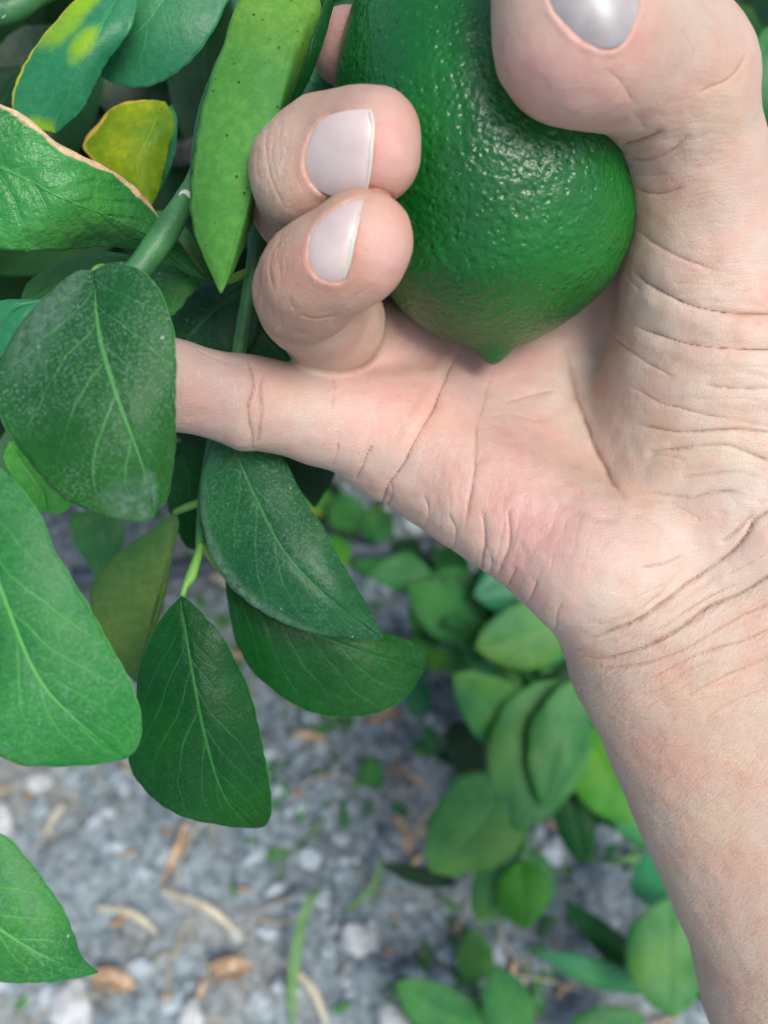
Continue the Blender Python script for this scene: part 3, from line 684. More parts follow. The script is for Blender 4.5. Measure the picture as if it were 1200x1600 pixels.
def low_plant(name, root, label, leaves, group=None):
    rp = gpt(*root); E = empty(name, rp); tag(E, label, 'plant', group)
    for k, (b, t, w, d0, d1, m) in enumerate(leaves):
        d0 *= 1.10; d1 *= 1.10
        quick_leaf(b, t, w, d0, d1, m, E, k + int(root[0]), .5, (k % 3 - 1) * w * .08)
        bp = W(B(b[0], b[1], d0)); mid = (Vector(rp) + Vector(bp)) / 2 + Vector((.004, .0, .01))
        wtube('stem', [(rp.x, rp.y, rp.z - .003, .0016), (*mid, .0013), (*bp, .0008)], M_twig, E, 8, 12)
    return E
rl = random.Random(21); extra = []
for i in range(34):
    cx_, cy_ = rl.gauss(830, 85), rl.gauss(1060, 110)
    if cx_ < 640 or cx_ > 1000: continue
    a = rl.uniform(0, 6.28); L = rl.uniform(60, 110)
    extra.append(((cx_, cy_), (cx_ + L * math.cos(a), cy_ + L * math.sin(a) * .9), L * rl.uniform(.5, .68), rl.uniform(.49, .54), rl.uniform(.48, .53), (M_sap, M_bg2, M_sapb, M_bg3, M_sap)[i % 5]))
for i in range(22):
    cx_, cy_ = rl.uniform(660, 880), rl.uniform(890, 1060)
    a = rl.uniform(0, 6.28); L = rl.uniform(65, 110)
    if cx_ - 640 < (cy_ - 860) * .2: continue
    extra.append(((cx_, cy_), (cx_ + L * math.cos(a), cy_ + L * math.sin(a) * .8), L * rl.uniform(.5, .68), rl.uniform(.48, .52), rl.uniform(.47, .51), (M_sap, M_bg2, M_sap, M_teal)[i % 4]))
low_plant('low_plant', (830, 1120), 'largest low bushy plant with dusty broad leaves beside the wrist', extra + [
    ((770, 1000), (636, 915), 88, .50, .47, M_sap), ((745, 905), (700, 960), 70, .50, .50, M_bg2), ((895, 960), (742, 1012), 110, .46, .45, M_sap), ((860, 900), (740, 930), 90, .48, .47, M_teal),
    ((880, 1000), (770, 960), 80, .50, .49, M_dark),
    ((875, 1175), (708, 1052), 105, .45, .43, M_sap), ((870, 1060), (808, 1300), 160, .44, .42, M_sap), ((905, 1060), (850, 1260), 90, .43, .42, M_sap),
    ((795, 1210), (672, 1362), 140, .43, .41, M_sap), ((905, 1140), (1002, 1285), 120, .46, .44, M_sapb), ((900, 1030), (925, 1150), 90, .48, .47, M_bg),
    ((815, 1310), (745, 1440), 95, .45, .43, M_sap), ((815, 1345), (820, 1452), 82, .44, .42, M_sapb), ((830, 1330), (858, 1420), 55, .46, .45, M_bg2),
    ((715, 1378), (594, 1350), 28, .46, .45, M_bg), ((880, 1220), (915, 1350), 60, .46, .46, M_dark), ((770, 1130), (715, 1210), 90, .49, .49, M_bg), ((960, 1240), (1040, 1330), 80, .48, .48, M_teal)])
low_plant('low_plant', (1030, 1440), 'low plant with long narrow leaves and a round leaf under the forearm', [
    ((1030, 1545), (838, 1488), 42, .47, .46, M_teal), ((1010, 1530), (880, 1405), 44, .48, .47, M_dark), ((1050, 1400), (1052, 1592), 130, .45, .43, M_sap), ((1040, 1420), (1010, 1330), 70, .48, .47, M_teal),
    ((1060, 1480), (1150, 1560), 90, .48, .48, M_bg)])
low_plant('low_plant', (740, 1560), 'low plant with broad leaves cut by the bottom edge', [
    ((760, 1612), (618, 1535), 84, .46, .45, M_sap), ((810, 1630), (775, 1508), 78, .45, .44, M_sap), ((735, 1540), (740, 1448), 58, .50, .49, M_bg2), ((880, 1640), (1010, 1590), 70, .47, .47, M_bg2),
    ((700, 1640), (650, 1580), 60, .46, .46, M_bg)])
low_plant('low_plant', (640, 1080), 'small seedling with three leaves beside the two dark leaf tips', [
    ((655, 1060), (646, 1122), 42, .56, .55, M_teal), ((668, 1040), (705, 1020), 38, .56, .55, M_sapb), ((660, 1050), (620, 1005), 40, .57, .56, M_bg2)])
low_plant('low_plant', (560, 800), 'small bright weed seen below the base of the little finger', [
    ((560, 830), (530, 770), 60, .6, .58, M_bg2), ((570, 840), (610, 800), 60, .6, .58, M_bg2), ((545, 850), (505, 880), 55, .6, .58, M_sapb), ((555, 860), (590, 900), 45, .62, .61, M_bg2), ((540, 820), (480, 735), 55, .62, .6, M_bg), ((520, 780), (470, 790), 50, .6, .6, M_sapb)])
low_plant('low_plant', (565, 1270), 'seedling with small dark leaves left of the oval low leaf', [
    ((575, 1280), (550, 1330), 46, .56, .54, M_bg), ((580, 1270), (640, 1268), 34, .56, .54, M_bg2), ((570, 1250), (582, 1180), 40, .56, .54, M_bg2), ((560, 1270), (510, 1248), 38, .56, .55, M_bg)])
low_plant('low_plant', (580, 1400), 'sparse weed with yellowing leaf near the long grass blade', [
    ((580, 1400), (560, 1460), 26, .55, .54, M_yellow), ((590, 1390), (640, 1370), 22, .55, .54, M_bg2), ((580, 1390), (530, 1370), 20, .55, .54, M_bg2), ((590, 1400), (650, 1430), 20, .55, .54, M_bg2)])
low_plant('low_plant', (160, 1225), 'faint pale weed between the two lower left leaves and bare soil', [
    ((170, 1230), (150, 1185), 34, .6, .58, M_bg2), ((175, 1235), (210, 1270), 30, .6, .59, M_bg2), ((160, 1240), (120, 1260), 30, .6, .59, M_teal), ((180, 1230), (250, 1225), 26, .6, .59, M_bg2)])
low_plant('low_plant', (370, 1010), 'little weed on soil seen between the dark leaves', [
    ((372, 1010), (345, 960), 36, .62, .6, M_bg2), ((375, 1020), (395, 1080), 32, .62, .6, M_sapb), ((370, 1015), (340, 1060), 30, .62, .6, M_bg2)])
low_plant('low_plant', (660, 860), 'weed with dark leaves behind the outer edge of the palm', [
    ((670, 870), (640, 930), 50, .62, .6, M_bg), ((680, 860), (735, 900), 50, .6, .58, M_bg2), ((690, 880), (700, 960), 55, .6, .58, M_bg2), ((665, 870), (615, 850), 44, .62, .6, M_bg)])
low_plant('low_plant', (680, 1170), 'thin seedling in shade left of the dusty low leaves', [
    ((680, 1170), (665, 1130), 22, .56, .55, M_bg2), ((682, 1175), (720, 1190), 22, .56, .55, M_bg), ((678, 1180), (640, 1165), 20, .56, .55, M_bg2)])
# ground cover of tiny weeds
VV, QQ, UU, k0 = [], [], [], 0
bV, bQ, bU = free_leaf_mesh('l', .016, .0032, .2, .3, .3, 5, 1)
for i in range(900):
    px = r.gauss(560, 240); py = r.uniform(700, 1600)
    if vnoise(np.array([[px, py, 0]]), 1 / 140., 4)[0] < .12: continue
    g_ = gpt(px, py); m = Matrix.Translation(g_) @ leaf_rot((0, -.3, .8), (r.uniform(-1, 1), r.uniform(-1, 1), .8), .5, r)
    A = np.array(m); s = r.uniform(.5, 1.2); VV.append(bV * s @ A[:3, :3].T + A[:3, 3]); QQ.append(bQ + k0); UU.append(bU); k0 += len(bV)
o = obj('tiny_weeds', mesh_np('tiny_weeds', np.vstack(VV), np.vstack(QQ), uv=np.vstack(UU)), M_bg2); tag(o, 'sparse tiny green weeds scattered across the grey soil', 'weeds', kind='stuff')

# ------------------------------------------------------------------ lemon
def lemon():
    Lf = [(700, -190), (640, -130), (590, -70), (560, 0), (536, 60), (525, 130), (526, 200), (541, 290), (567, 370), (601, 446), (638, 490), (678, 519), (714, 535), (735, 543), (746, 551), (755, 562), (764, 567)]
    Rt = [(760, -190), (820, -150), (870, -90), (915, -20), (945, 60), (968, 140), (978, 220), (987, 300), (986, 365), (962, 425), (930, 466), (888, 501), (848, 524), (820, 536), (803, 545), (792, 555), (781, 565)]
    n = 150; nseg = 144
    L = crom(np.array(Lf, float), n); R = crom(np.array(Rt, float), n)
    top = np.array((730, -192.)); V = []
    cd = np.interp(np.linspace(0, 1, n), [0, .5, .8, 1], [.205, .200, .204, .211])
    for i in range(n):
        a = B(L[i, 0], L[i, 1], cd[i]); b = B(R[i, 0], R[i, 1], cd[i]); c = (a + b) / 2; h = (b - a) / 2; hw = np.linalg.norm(h)
        for k in range(nseg):
            t = 2 * math.pi * k / nseg; V.append(c + h * math.cos(t) + np.array((0, 0, hw * .97)) * math.sin(t))
    V = np.array(V)
    cen = B(755, 235, .2)
    nn = V - cen; nn /= np.linalg.norm(nn, axis=1)[:, None]
    V += nn * (.00035 * fbm(V, 90, 3, 2) + .00009 * fbm(V, 380, 2, 6))[:, None]
    I = np.arange(n * nseg).reshape(n, nseg); J = np.roll(I, -1, 1)
    Q = np.stack((I[:-1], J[:-1], J[1:], I[1:]), -1).reshape(-1, 4)
    V = np.vstack((V, V[:nseg].mean(0) + (0, -.0006, 0), V[-nseg - 0:].mean(0) + (0, -.0004, 0)))
    T = [(len(V) - 2, (k + 1) % nseg, k) for k in range(nseg)] + [(len(V) - 1, (n - 1) * nseg + k, (n - 1) * nseg + (k + 1) % nseg) for k in range(nseg)]
    o = viewobj('lemon', V, Q, M_peel, None, T, origin=cen)
    tag(o, 'large unripe green lemon with bumpy glossy peel held in the hand', 'lemon')
    vtube('stem', [(730, -175, .204, 24), (732, -200, .206, 26), (733, -225, .21, 18), (735, -260, .25, 17)], M_twig, o, 14, 20)
    st = []
    C = B(730, -196, .2045)
    Vc, Tc = IV2 * np.array((.0062, .0018, .0062)) * (1 + .18 * np.cos(5 * np.arctan2(IV2[:, 2:3], IV2[:, 0:1]))), IT2
    viewobj('calyx', Vc + C, None, M_twig, o, Tc, origin=C)
lemon()

# ------------------------------------------------------------------ hand
def smin(a, b, k):
    h = np.maximum(k - np.abs(a - b), 0) / k
    return np.minimum(a, b) - h * h * k * .25
class Cap:
    def __init__(s, x0, y0, d0, r0, x1, y1, d1, r1):
        s.a = B(x0, y0, d0); s.b = B(x1, y1, d1); s.r0 = r0 * d0 / F; s.r1 = r1 * d1 / F
        s.ba = s.b - s.a; s.bb = float(s.ba @ s.ba)
    def __call__(s, P):
        pa = P - s.a; t = np.clip((pa @ s.ba) / s.bb, 0, 1)
        q = pa - t[:, None] * s.ba
        return np.sqrt(np.einsum('ij,ij->i', q, q)) - (s.r0 + (s.r1 - s.r0) * t)
def Sph(x, y, d, r): return Cap(x, y, d, r, x + .5, y, d, r)
PALM = [(Cap(625, 688, .222, 95, 905, 868, .208, 106), .009),
        (Cap(690, 585, .236, 88, 950, 850, .221, 95), .010),
        (Cap(740, 470, .246, 88, 1000, 800, .226, 98), .010),
        (Cap(850, 330, .250, 92, 1060, 720, .230, 105), .010),
        (Cap(965, 892, .2065, 118, 1030, 985, .213, 126), .010),
        (Cap(1165, 800, .214, 165, 1128, 560, .209, 150), .008),         # thenar
        (Cap(1060, 690, .217, 130, 1110, 800, .214, 140), .010),
        (Cap(1128, 560, .209, 150, 1108, 420, .204, 124), .010),
        (Cap(1108, 420, .204, 124, 1088, 270, .193, 106), .006),        # thumb
        (Cap(930, 420, .236, 60, 1080, 520, .222, 90), .008),           # web
        (Cap(1040, 1035, .216, 140, 1278, 1560, .226, 152), .012),      # forearm, little finger side
        (Cap(1290, 950, .220, 150, 1495, 1470, .228, 165), .014),
        (Cap(1160, 985, .214, 135, 1380, 1500, .220, 160), .014),
        (Cap(1278, 1560, .226, 152, 1410, 1960, .238, 165), .012),
        (Cap(1495, 1470, .228, 165, 1640, 1900, .240, 185), .014),
        (Cap(1380, 1500, .220, 160, 1510, 1930, .232, 175), .014)]
THUMB = [(Cap(1088, 270, .193, 106, 1054, 118, .180, 113), .004),
         (Cap(1054, 118, .180, 113, 905, 52, .163, 124), .006),
         (Cap(905, 52, .163, 124, 872, -45, .160, 104), .006)]
PINKY = [(Cap(650, 672, .221, 98, 510, 650, .213, 76), .007),
         (Cap(510, 650, .213, 76, 392, 630, .206, 69), .003),
         (Cap(392, 630, .206, 70, 262, 600, .200, 66), .003),
         (Cap(262, 600, .200, 66, 130, 572, .197, 58), .003)]
RPROX = Cap(700, 575, .239, 84, 545, 520, .222, 70)
MPROX = Cap(745, 455, .247, 84, 545, 380, .224, 74)
IPROX = Cap(850, 300, .252, 84, 640, 130, .248, 72)
RING = [(Cap(545, 520, .222, 66, 519, 503, .207, 79), .003), (Cap(519, 503, .207, 79, 480, 470, .192, 81), .003)]
RING2 = [(Cap(475, 456, .182, 81, 492, 432, .177, 80), .002), (Cap(492, 432, .177, 80, 558, 384, .171, 76), .003), (Cap(574, 372, .1712, 68, 560, 412, .1725, 64), .003), (Cap(520, 410, .172, 66, 552, 392, .171, 66), .004)]
MID = [(Cap(545, 380, .224, 74, 476, 318, .196, 80), .003), (Cap(476, 318, .196, 80, 478, 268, .180, 84), .003), (Cap(478, 268, .180, 83, 572, 226, .171, 77), .003), (Cap(590, 206, .1715, 64, 590, 250, .172, 63), .003), (Cap(500, 205, .179, 56, 545, 200, .175, 58), .004)]
IDX = [(IPROX, .003), (Cap(640, 130, .248, 72, 575, 88, .228, 64), .003), (Cap(575, 88, .228, 64, 543, 74, .208, 60), .003)]
def chain(L, P):
    f = None
    for c, k in L:
        v = c(P); f = v if f is None else smin(f, v, k)
    return f
def parts_sdf(P):
    A = chain(PALM + PINKY, P)
    # hollow of the palm and soft creases between pads
    A = smin(A, RPROX(P), .006); A = smin(A, MPROX(P), .006); A = smin(A, IPROX(P), .006)
    A = smin(A, chain(THUMB, P), .004)
    r1 = chain([(RPROX, .002)] + RING, P); r2 = chain(RING2, P)
    m = chain([(MPROX, .003)] + MID, P); i = chain(IDX, P)
    return A, r1, r2, m, i
def sdf(P):
    A, r1, r2, m, i = parts_sdf(P)
    f = smin(A, r1, .0018); f = smin(f, r2, .0006); f = smin(f, m, .0005); f = smin(f, i, .0005)
    return f
from concurrent.futures import ThreadPoolExecutor
POOL = ThreadPoolExecutor(4)
def sdf_c(P, n=40000):
    return np.concatenate(list(POOL.map(lambda i: sdf(P[i:i + n]), range(0, len(P), n)))) if len(P) > n else sdf(P)
def grad(P, e=.0003):
    k = np.array(((1, -1, -1), (-1, -1, 1), (-1, 1, -1), (1, 1, 1)), float)
    g = sum(k[j] * sdf_c(P + k[j] * e)[:, None] for j in range(4))
    return g / (np.linalg.norm(g, axis=1)[:, None] + 1e-12)
def march(px, py, d0=.13):
    px = np.asarray(px, float); py = np.asarray(py, float)
    dirs = np.stack(((px - 600) / F, (800 - py) / F, -np.ones_like(px)), 1); nl = np.linalg.norm(dirs, axis=1)
    d = np.full(len(px), d0)
    for _ in range(70): d = d + np.minimum(sdf(dirs * d[:, None]) / nl, .01)
    return d

def surface_nets(h=.00083):
    lo = np.array((-.075, -.205, -.285)); hi = np.array((.185, .125, -.140)); bs = 4
    nb = np.ceil((hi - lo) / (h * bs)).astype(int); n = nb * bs + 1
    cx = [lo[a] + (np.arange(nb[a]) + .5) * h * bs for a in range(3)]
    X = np.stack(np.meshgrid(*cx, indexing='ij'), -1).reshape(-1, 3)
    fc = sdf_c(X); act = np.abs(fc) < h * bs * 1.25
    Fg = np.where(np.repeat(np.repeat(np.repeat(fc.reshape(nb) < 0, bs, 0), bs, 1), bs, 2), np.float32(-1), np.float32(1))
    Fg = np.pad(Fg, ((0, 1),) * 3, mode='edge')
    bi = np.argwhere(act.reshape(nb)) * bs
    off = np.stack(np.meshgrid(*[np.arange(bs + 1)] * 3, indexing='ij'), -1).reshape(-1, 3)
    ids = (bi[:, None] + off).reshape(-1, 3); lin = np.unique(ids[:, 0] * (n[1] * n[2]) + ids[:, 1] * n[2] + ids[:, 2])
    i0 = lin // (n[1] * n[2]); i1 = (lin // n[2]) % n[1]; i2 = lin % n[2]
    P = lo + np.stack((i0, i1, i2), 1) * h
    Fg[i0, i1, i2] = sdf_c(P)
    s = Fg < 0
    cnt = sum(s[a:a + n[0] - 1, b:b + n[1] - 1, c:c + n[2] - 1].astype(np.uint8) for a in (0, 1) for b in (0, 1) for c in (0, 1))
    cells = np.argwhere((cnt > 0) & (cnt < 8))
    idx = np.full(cnt.shape, -1, np.int32); idx[cells[:, 0], cells[:, 1], cells[:, 2]] = np.arange(len(cells))
    cor = [np.array((a, b, c)) for a in (0, 1) for b in (0, 1) for c in (0, 1)]
    acc = np.zeros((len(cells), 3)); num = np.zeros(len(cells))
    for p in cor:
        for ax in range(3):
            if p[ax]: continue
            q = p.copy(); q[ax] = 1
            a = cells + p; b = cells + q
            fa = Fg[a[:, 0], a[:, 1], a[:, 2]]; fb = Fg[b[:, 0], b[:, 1], b[:, 2]]; m = (fa < 0) != (fb < 0)
            t = np.where(m, fa / np.where(m, fa - fb, 1), 0)
            pt = a + t[:, None] * (q - p); acc += pt * m[:, None]; num += m
    V = lo + acc / num[:, None] * h
    Qs = []
    for ax in range(3):
        u, v = (ax + 1) % 3, (ax + 2) % 3
        sl = [slice(None)] * 3; sl2 = [slice(None)] * 3; sl[ax] = slice(0, -1); sl2[ax] = slice(1, None)
        ch = s[tuple(sl)] != s[tuple(sl2)]; e = np.argwhere(ch)
        e = e[(e[:, u] > 0) & (e[:, v] > 0) & (e[:, u] < n[u] - 1) & (e[:, v] < n[v] - 1)]
        du = np.zeros(3, int); du[u] = 1; dv = np.zeros(3, int); dv[v] = 1
        g = lambda c: idx[c[:, 0], c[:, 1], c[:, 2]]
        q = np.stack((g(e - du - dv), g(e - dv), g(e), g(e - du)), 1)
        inside = s[e[:, 0], e[:, 1], e[:, 2]]
        q[~inside] = q[~inside][:, ::-1]; Qs.append(q)
    Q = np.vstack(Qs); Q = Q[(Q >= 0).all(1)]
    return V, Q
def subdivide(V, Q):
    E = np.sort(np.concatenate([Q[:, [k, (k + 1) % 4]] for k in range(4)]), 1)
    key = E[:, 0].astype(np.int64) * len(V) + E[:, 1]; uq, inv = np.unique(key, return_inverse=True)
    em = (V[uq // len(V)] + V[uq % len(V)]) / 2; fm = V[Q].mean(1); nV = len(V); nE = len(uq); nF = len(Q)
    e = inv.reshape(4, nF).T + nV; c = np.arange(nF) + nV + nE
    out = np.concatenate([np.stack((Q[:, k], e[:, k], c, e[:, (k - 1) % 4]), 1) for k in range(4)])
    return np.vstack((V, em, fm)), out

# creases traced on the skin: (points, width mm, depth mm, colour strength, region) region 0 palm/thumb/little finger, 2 ring, 3 middle
CR = [
 ([(726, 530), (706, 575), (684, 625), (662, 669), (637, 712), (606, 756), (594, 790)], .45, .9, 1., 0, 'b'),
 ([(776, 566), (762, 606), (754, 644), (744, 687), (741, 731), (731, 790), (722, 840)], .7, .6, .45, 0, ''),
 ([(880, 530), (890, 570), (897, 600), (909, 650), (931, 706), (956, 750), (985, 785)], 1.1, 1.3, .5, 0, ''),
 ([(604, 474), (600, 500), (588, 532), (560, 566), (520, 580)], .6, .9, .9, 0, ''),
 ([(785, 630), (820, 618), (870, 610)], .9, .3, .25, 0, ''), ([(760, 650), (800, 648), (850, 660)], .8, .25, .2, 0, ''),
 ([(850, 740), (870, 780), (920, 805), (975, 810)], 1.6, .8, .15, 0, ''),
 ([(530, 670), (527, 700), (520, 730)], .4, .35, .5, 0, 'b'), ([(583, 692), (571, 722), (556, 750)], .4, .5, .8, 0, 'b'), ([(519, 580), (524, 610), (519, 650)], .6, .2, .3, 0, ''),
 ([(603, 745), (612, 770), (600, 800)], .4, .3, .5, 0, 'b'),
 ([(794, 790), (796, 830), (790, 865), (779, 895)], .7, .8, .5, 0, 'b'), ([(752, 790), (756, 840), (757, 862), (748, 888)], .6, .6, .4, 0, 'b'),
 ([(770, 870), (766, 890), (758, 905)], .35, .4, .6, 0, 'b'), ([(806, 885), (800, 900), (793, 915)], .35, .4, .6, 0, 'b'), ([(840, 905), (832, 925), (823, 940)], .35, .35, .5, 0, 'b'), ([(880, 940), (872, 955), (868, 985)], .35, .35, .5, 0, 'b'),
 ([(700, 800), (712, 830), (705, 862)], .5, .3, .3, 0, 'b'), ([(660, 770), (668, 800), (655, 830)], .5, .3, .3, 0, 'b'),
 ([(972, 402), (985, 420), (1005, 439), (1042, 461), (1087, 480), (1144, 489), (1215, 490)], .55, 1.3, 1., 0, 'e'),
 ([(975, 420), (985, 440), (1003, 456)], .5, .4, .5, 0, ''),
 ([(988, 350), (1012, 375), (1050, 397), (1087, 412), (1130, 425)], .8, .5, .4, 0, ''), ([(1040, 440), (1100, 445), (1160, 447)], .6, .2, .25, 0, ''),
 ([(980, 502), (1000, 514), (1024, 522), (1069, 536), (1125, 544), (1215, 546)], .5, 1.0, 1., 0, 'e'),
 ([(955, 522), (974, 540), (1005, 565), (1030, 578), (1055, 592)], .6, .5, .5, 0, ''),
 ([(1095, 603), (1130, 606), (1160, 608), (1215, 606)], .5, .45, .6, 0, 'e'),
 ([(975, 600), (1000, 612), (1030, 630), (1062, 638), (1105, 650), (1150, 654)], .6, .5, .5, 0, ''),
 ([(985, 660), (1012, 668), (1062, 676), (1110, 675), (1160, 673), (1215, 677)], .7, .9, .7, 0, 'e'),
 ([(1000, 708), (1050, 703), (1100, 697), (1137, 697), (1170, 708), (1215, 725)], .7, .8, .6, 0, 'e'),
 ([(1005, 712), (1040, 712), (1080, 722)], .7, .3, .3, 0, ''), ([(1050, 748), (1110, 742), (1160, 738), (1200, 746)], .9, .5, .35, 0, ''),
 ([(1000, 764), (1040, 772), (1080, 778), (1110, 770), (1145, 768), (1172, 778)], .7, .8, .6, 0, ''),
 ([(1040, 780), (1075, 800), (1100, 816)], .5, .4, .4, 0, ''), ([(980, 800), (1010, 810), (1040, 830)], 1.2, .3, .2, 0, ''),
 ([(888, 1000), (915, 1002), (950, 992), (994, 972), (1040, 940), (1075, 912), (1105, 890), (1140, 866), (1165, 836), (1180, 812), (1215, 795)], .7, 1.5, 1., 0, 'e'),
 ([(1120, 850), (1140, 838), (1165, 815), (1185, 800)], .8, .6, .5, 0, ''), ([(1000, 888), (1040, 878), (1070, 862)], .7, .4, .5, 0, ''), ([(990, 960), (1030, 930), (1060, 895)], 1.2, .4, .2, 0, ''),
 ([(905, 1025), (950, 1030), (1000, 1016), (1040, 995), (1080, 970), (1112, 944), (1162, 925), (1215, 893)], .7, 1.1, .9, 0, 'e'),
 ([(1005, 995), (1040, 975), (1080, 950), (1120, 925), (1170, 905)], .5, .4, .45, 0, ''), ([(1130, 900), (1170, 880), (1215, 850)], .5, .5, .5, 0, 'e'),
 ([(925, 1045), (970, 1045), (1020, 1035), (1062, 1018), (1106, 994), (1156, 964), (1215, 942)], .8, .7, .6, 0, 'e'),
 ([(1000, 1065), (1040, 1050), (1085, 1025), (1137, 1008), (1215, 980)], .6, .5, .5, 0, 'e'), ([(985, 1090), (1030, 1078), (1075, 1050), (1120, 1030)], .6, .35, .4, 0, ''),
 ([(1060, 1100), (1110, 1070), (1160, 1045), (1215, 1025)], .7, .4, .35, 0, 'e'), ([(1090, 1130), (1150, 1095), (1215, 1068)], .7, .3, .3, 0, 'e'), ([(1000, 1110), (1050, 1085), (1090, 1062)], .5, .2, .3, 0, ''),
 ([(960, 229), (978, 229), (997, 226), (1020, 217), (1042, 200)], .5, 1.2, .9, 0, ''), ([(972, 247), (1005, 253), (1031, 247), (1057, 232), (1082, 204)], .5, .7, .7, 0, ''),
 ([(985, 290), (1009, 302), (1035, 303), (1070, 290)], .5, .5, .45, 0, ''), ([(980, 270), (1010, 276), (1050, 270)], .4, .2, .2, 0, ''),
 ([(945, 108), (962, 120), (978, 140), (990, 165)], .4, .3, .4, 0, ''), ([(1168, 82), (1160, 105), (1140, 125), (1110, 138), (1088, 150)], .6, .4, .4, 0, ''), ([(1095, 30), (1120, 60), (1130, 90)], .6, .25, .2, 0, ''), ([(1060, 40), (1080, 75), (1085, 100)], .6, .2, .2, 0, ''),
 ([(988, 175), (1000, 190), (1006, 205)], .5, .2, .3, 0, ''),
 ([(386, 556), (396, 600), (388, 640), (394, 700)], .6, .8, .7, 0, 'b'), ([(416, 570), (406, 610), (410, 640), (400, 695)], .6, .6, .6, 0, 'b'), ([(300, 545), (350, 565), (390, 572)], .4, .15, .2, 0, ''),
 ([(417, 195), (415, 230), (418, 262), (430, 298), (450, 332)], .5, .4, .3, 3, ''), ([(428, 210), (425, 250), (436, 290)], .4, .2, .2, 3, ''), ([(402, 215), (400, 250), (404, 285)], .5, .2, .2, 3, ''),
 ([(448, 365), (430, 385), (422, 410), (424, 440), (438, 470)], .5, .35, .3, 2, ''), ([(438, 375), (434, 400), (440, 440)], .4, .3, .25, 2, ''), ([(455, 372), (446, 400), (452, 432)], .4, .2, .2, 2, ''), ([(408, 400), (404, 430), (410, 470)], .5, .2, .2, 2, ''),
 ([(462, 490), (490, 498), (515, 497), (540, 490)], .4, .4, .5, 2, ''), ([(470, 440), (455, 465), (462, 492)], .6, .2, .2, 2, ''),
 ([(540, 470), (570, 455), (590, 440)], .4, .15, .2, 2, ''),
]
NAILS = {
 'middle': dict(reg=3, out=[(578, 170), (558, 171), (537, 174), (513, 181), (494, 197), (482, 225), (476, 255), (483, 281), (503, 300), (530, 308), (556, 306), (573, 298), (579, 262), (582, 225), (584, 195)],
                edge=[(578, 170), (584, 195), (582, 225), (579, 262), (573, 298)], mat='n'),
 'ring': dict(reg=2, out=[(567, 312), (552, 314), (536, 320), (512, 335), (492, 357), (483, 383), (484, 411), (495, 431), (517, 440), (538, 436), (546, 412), (553, 378), (560, 345)],
              edge=[(567, 312), (560, 345), (553, 378), (546, 412), (538, 436)], mat='n'),
 'thumb': dict(reg=0, out=[(856, -8), (866, 18), (884, 40), (905, 60), (927, 72), (952, 76), (974, 66), (989, 40), (998, 8), (1000, -30), (985, -75), (945, -110), (890, -112), (860, -80), (850, -45)],
               edge=[(856, -8), (850, -45), (860, -80), (890, -112), (945, -110)], mat='g'),
}
def poly_in(px, py, O):
    x0, y0 = O[:, 0], O[:, 1]; x1, y1 = np.roll(x0, -1), np.roll(y0, -1); ins = np.zeros(len(px), bool)
    for a, b, c, d in zip(x0, y0, x1, y1):
        if b == d: continue
        m = ((b > py) != (d > py)) & (px < (c - a) * (py - b) / (d - b) + a); ins ^= m
    return ins
def seg_dist(px, py, C):                                # signed distance (px) and parameter along polyline
    best = np.full(len(px), 1e9); sg = np.zeros(len(px)); tt = np.zeros(len(px)); n = len(C) - 1
    for i in range(n):
        a, b = C[i], C[i + 1]; d = b - a; L = d @ d + 1e-9
        t = np.clip(((px - a[0]) * d[0] + (py - a[1]) * d[1]) / L, 0, 1)
        qx = px - a[0] - t * d[0]; qy = py - a[1] - t * d[1]; r2 = qx * qx + qy * qy
        m = r2 < best; best[m] = r2[m]; sg[m] = np.sign(d[0] * qy - d[1] * qx)[m]; tt[m] = ((i + t) / n)[m]
    return np.sqrt(best), sg, tt

def nail_quad(nd):
    O = crom(np.array(nd['out'], float), 60, closed=False); cx, cy = O.mean(0)
    s = np.concatenate([np.stack((cx + (O[:, 0] - cx) * f, cy + (O[:, 1] - cy) * f), 1) for f in (0, .3, .5, .7, .85, .97)])
    d = march(s[:, 0], s[:, 1]); x = (s[:, 0] - cx) / 60; y = (s[:, 1] - cy) / 60
    A = np.stack((np.ones_like(x), x, y, x * x, x * y, y * y), 1); co = np.linalg.lstsq(A, d, rcond=None)[0]
    return lambda px, py: (lambda X, Y: co[0] + co[1] * X + co[2] * Y + co[3] * X * X + co[4] * X * Y + co[5] * Y * Y)((px - cx) / 60, (py - cy) / 60)

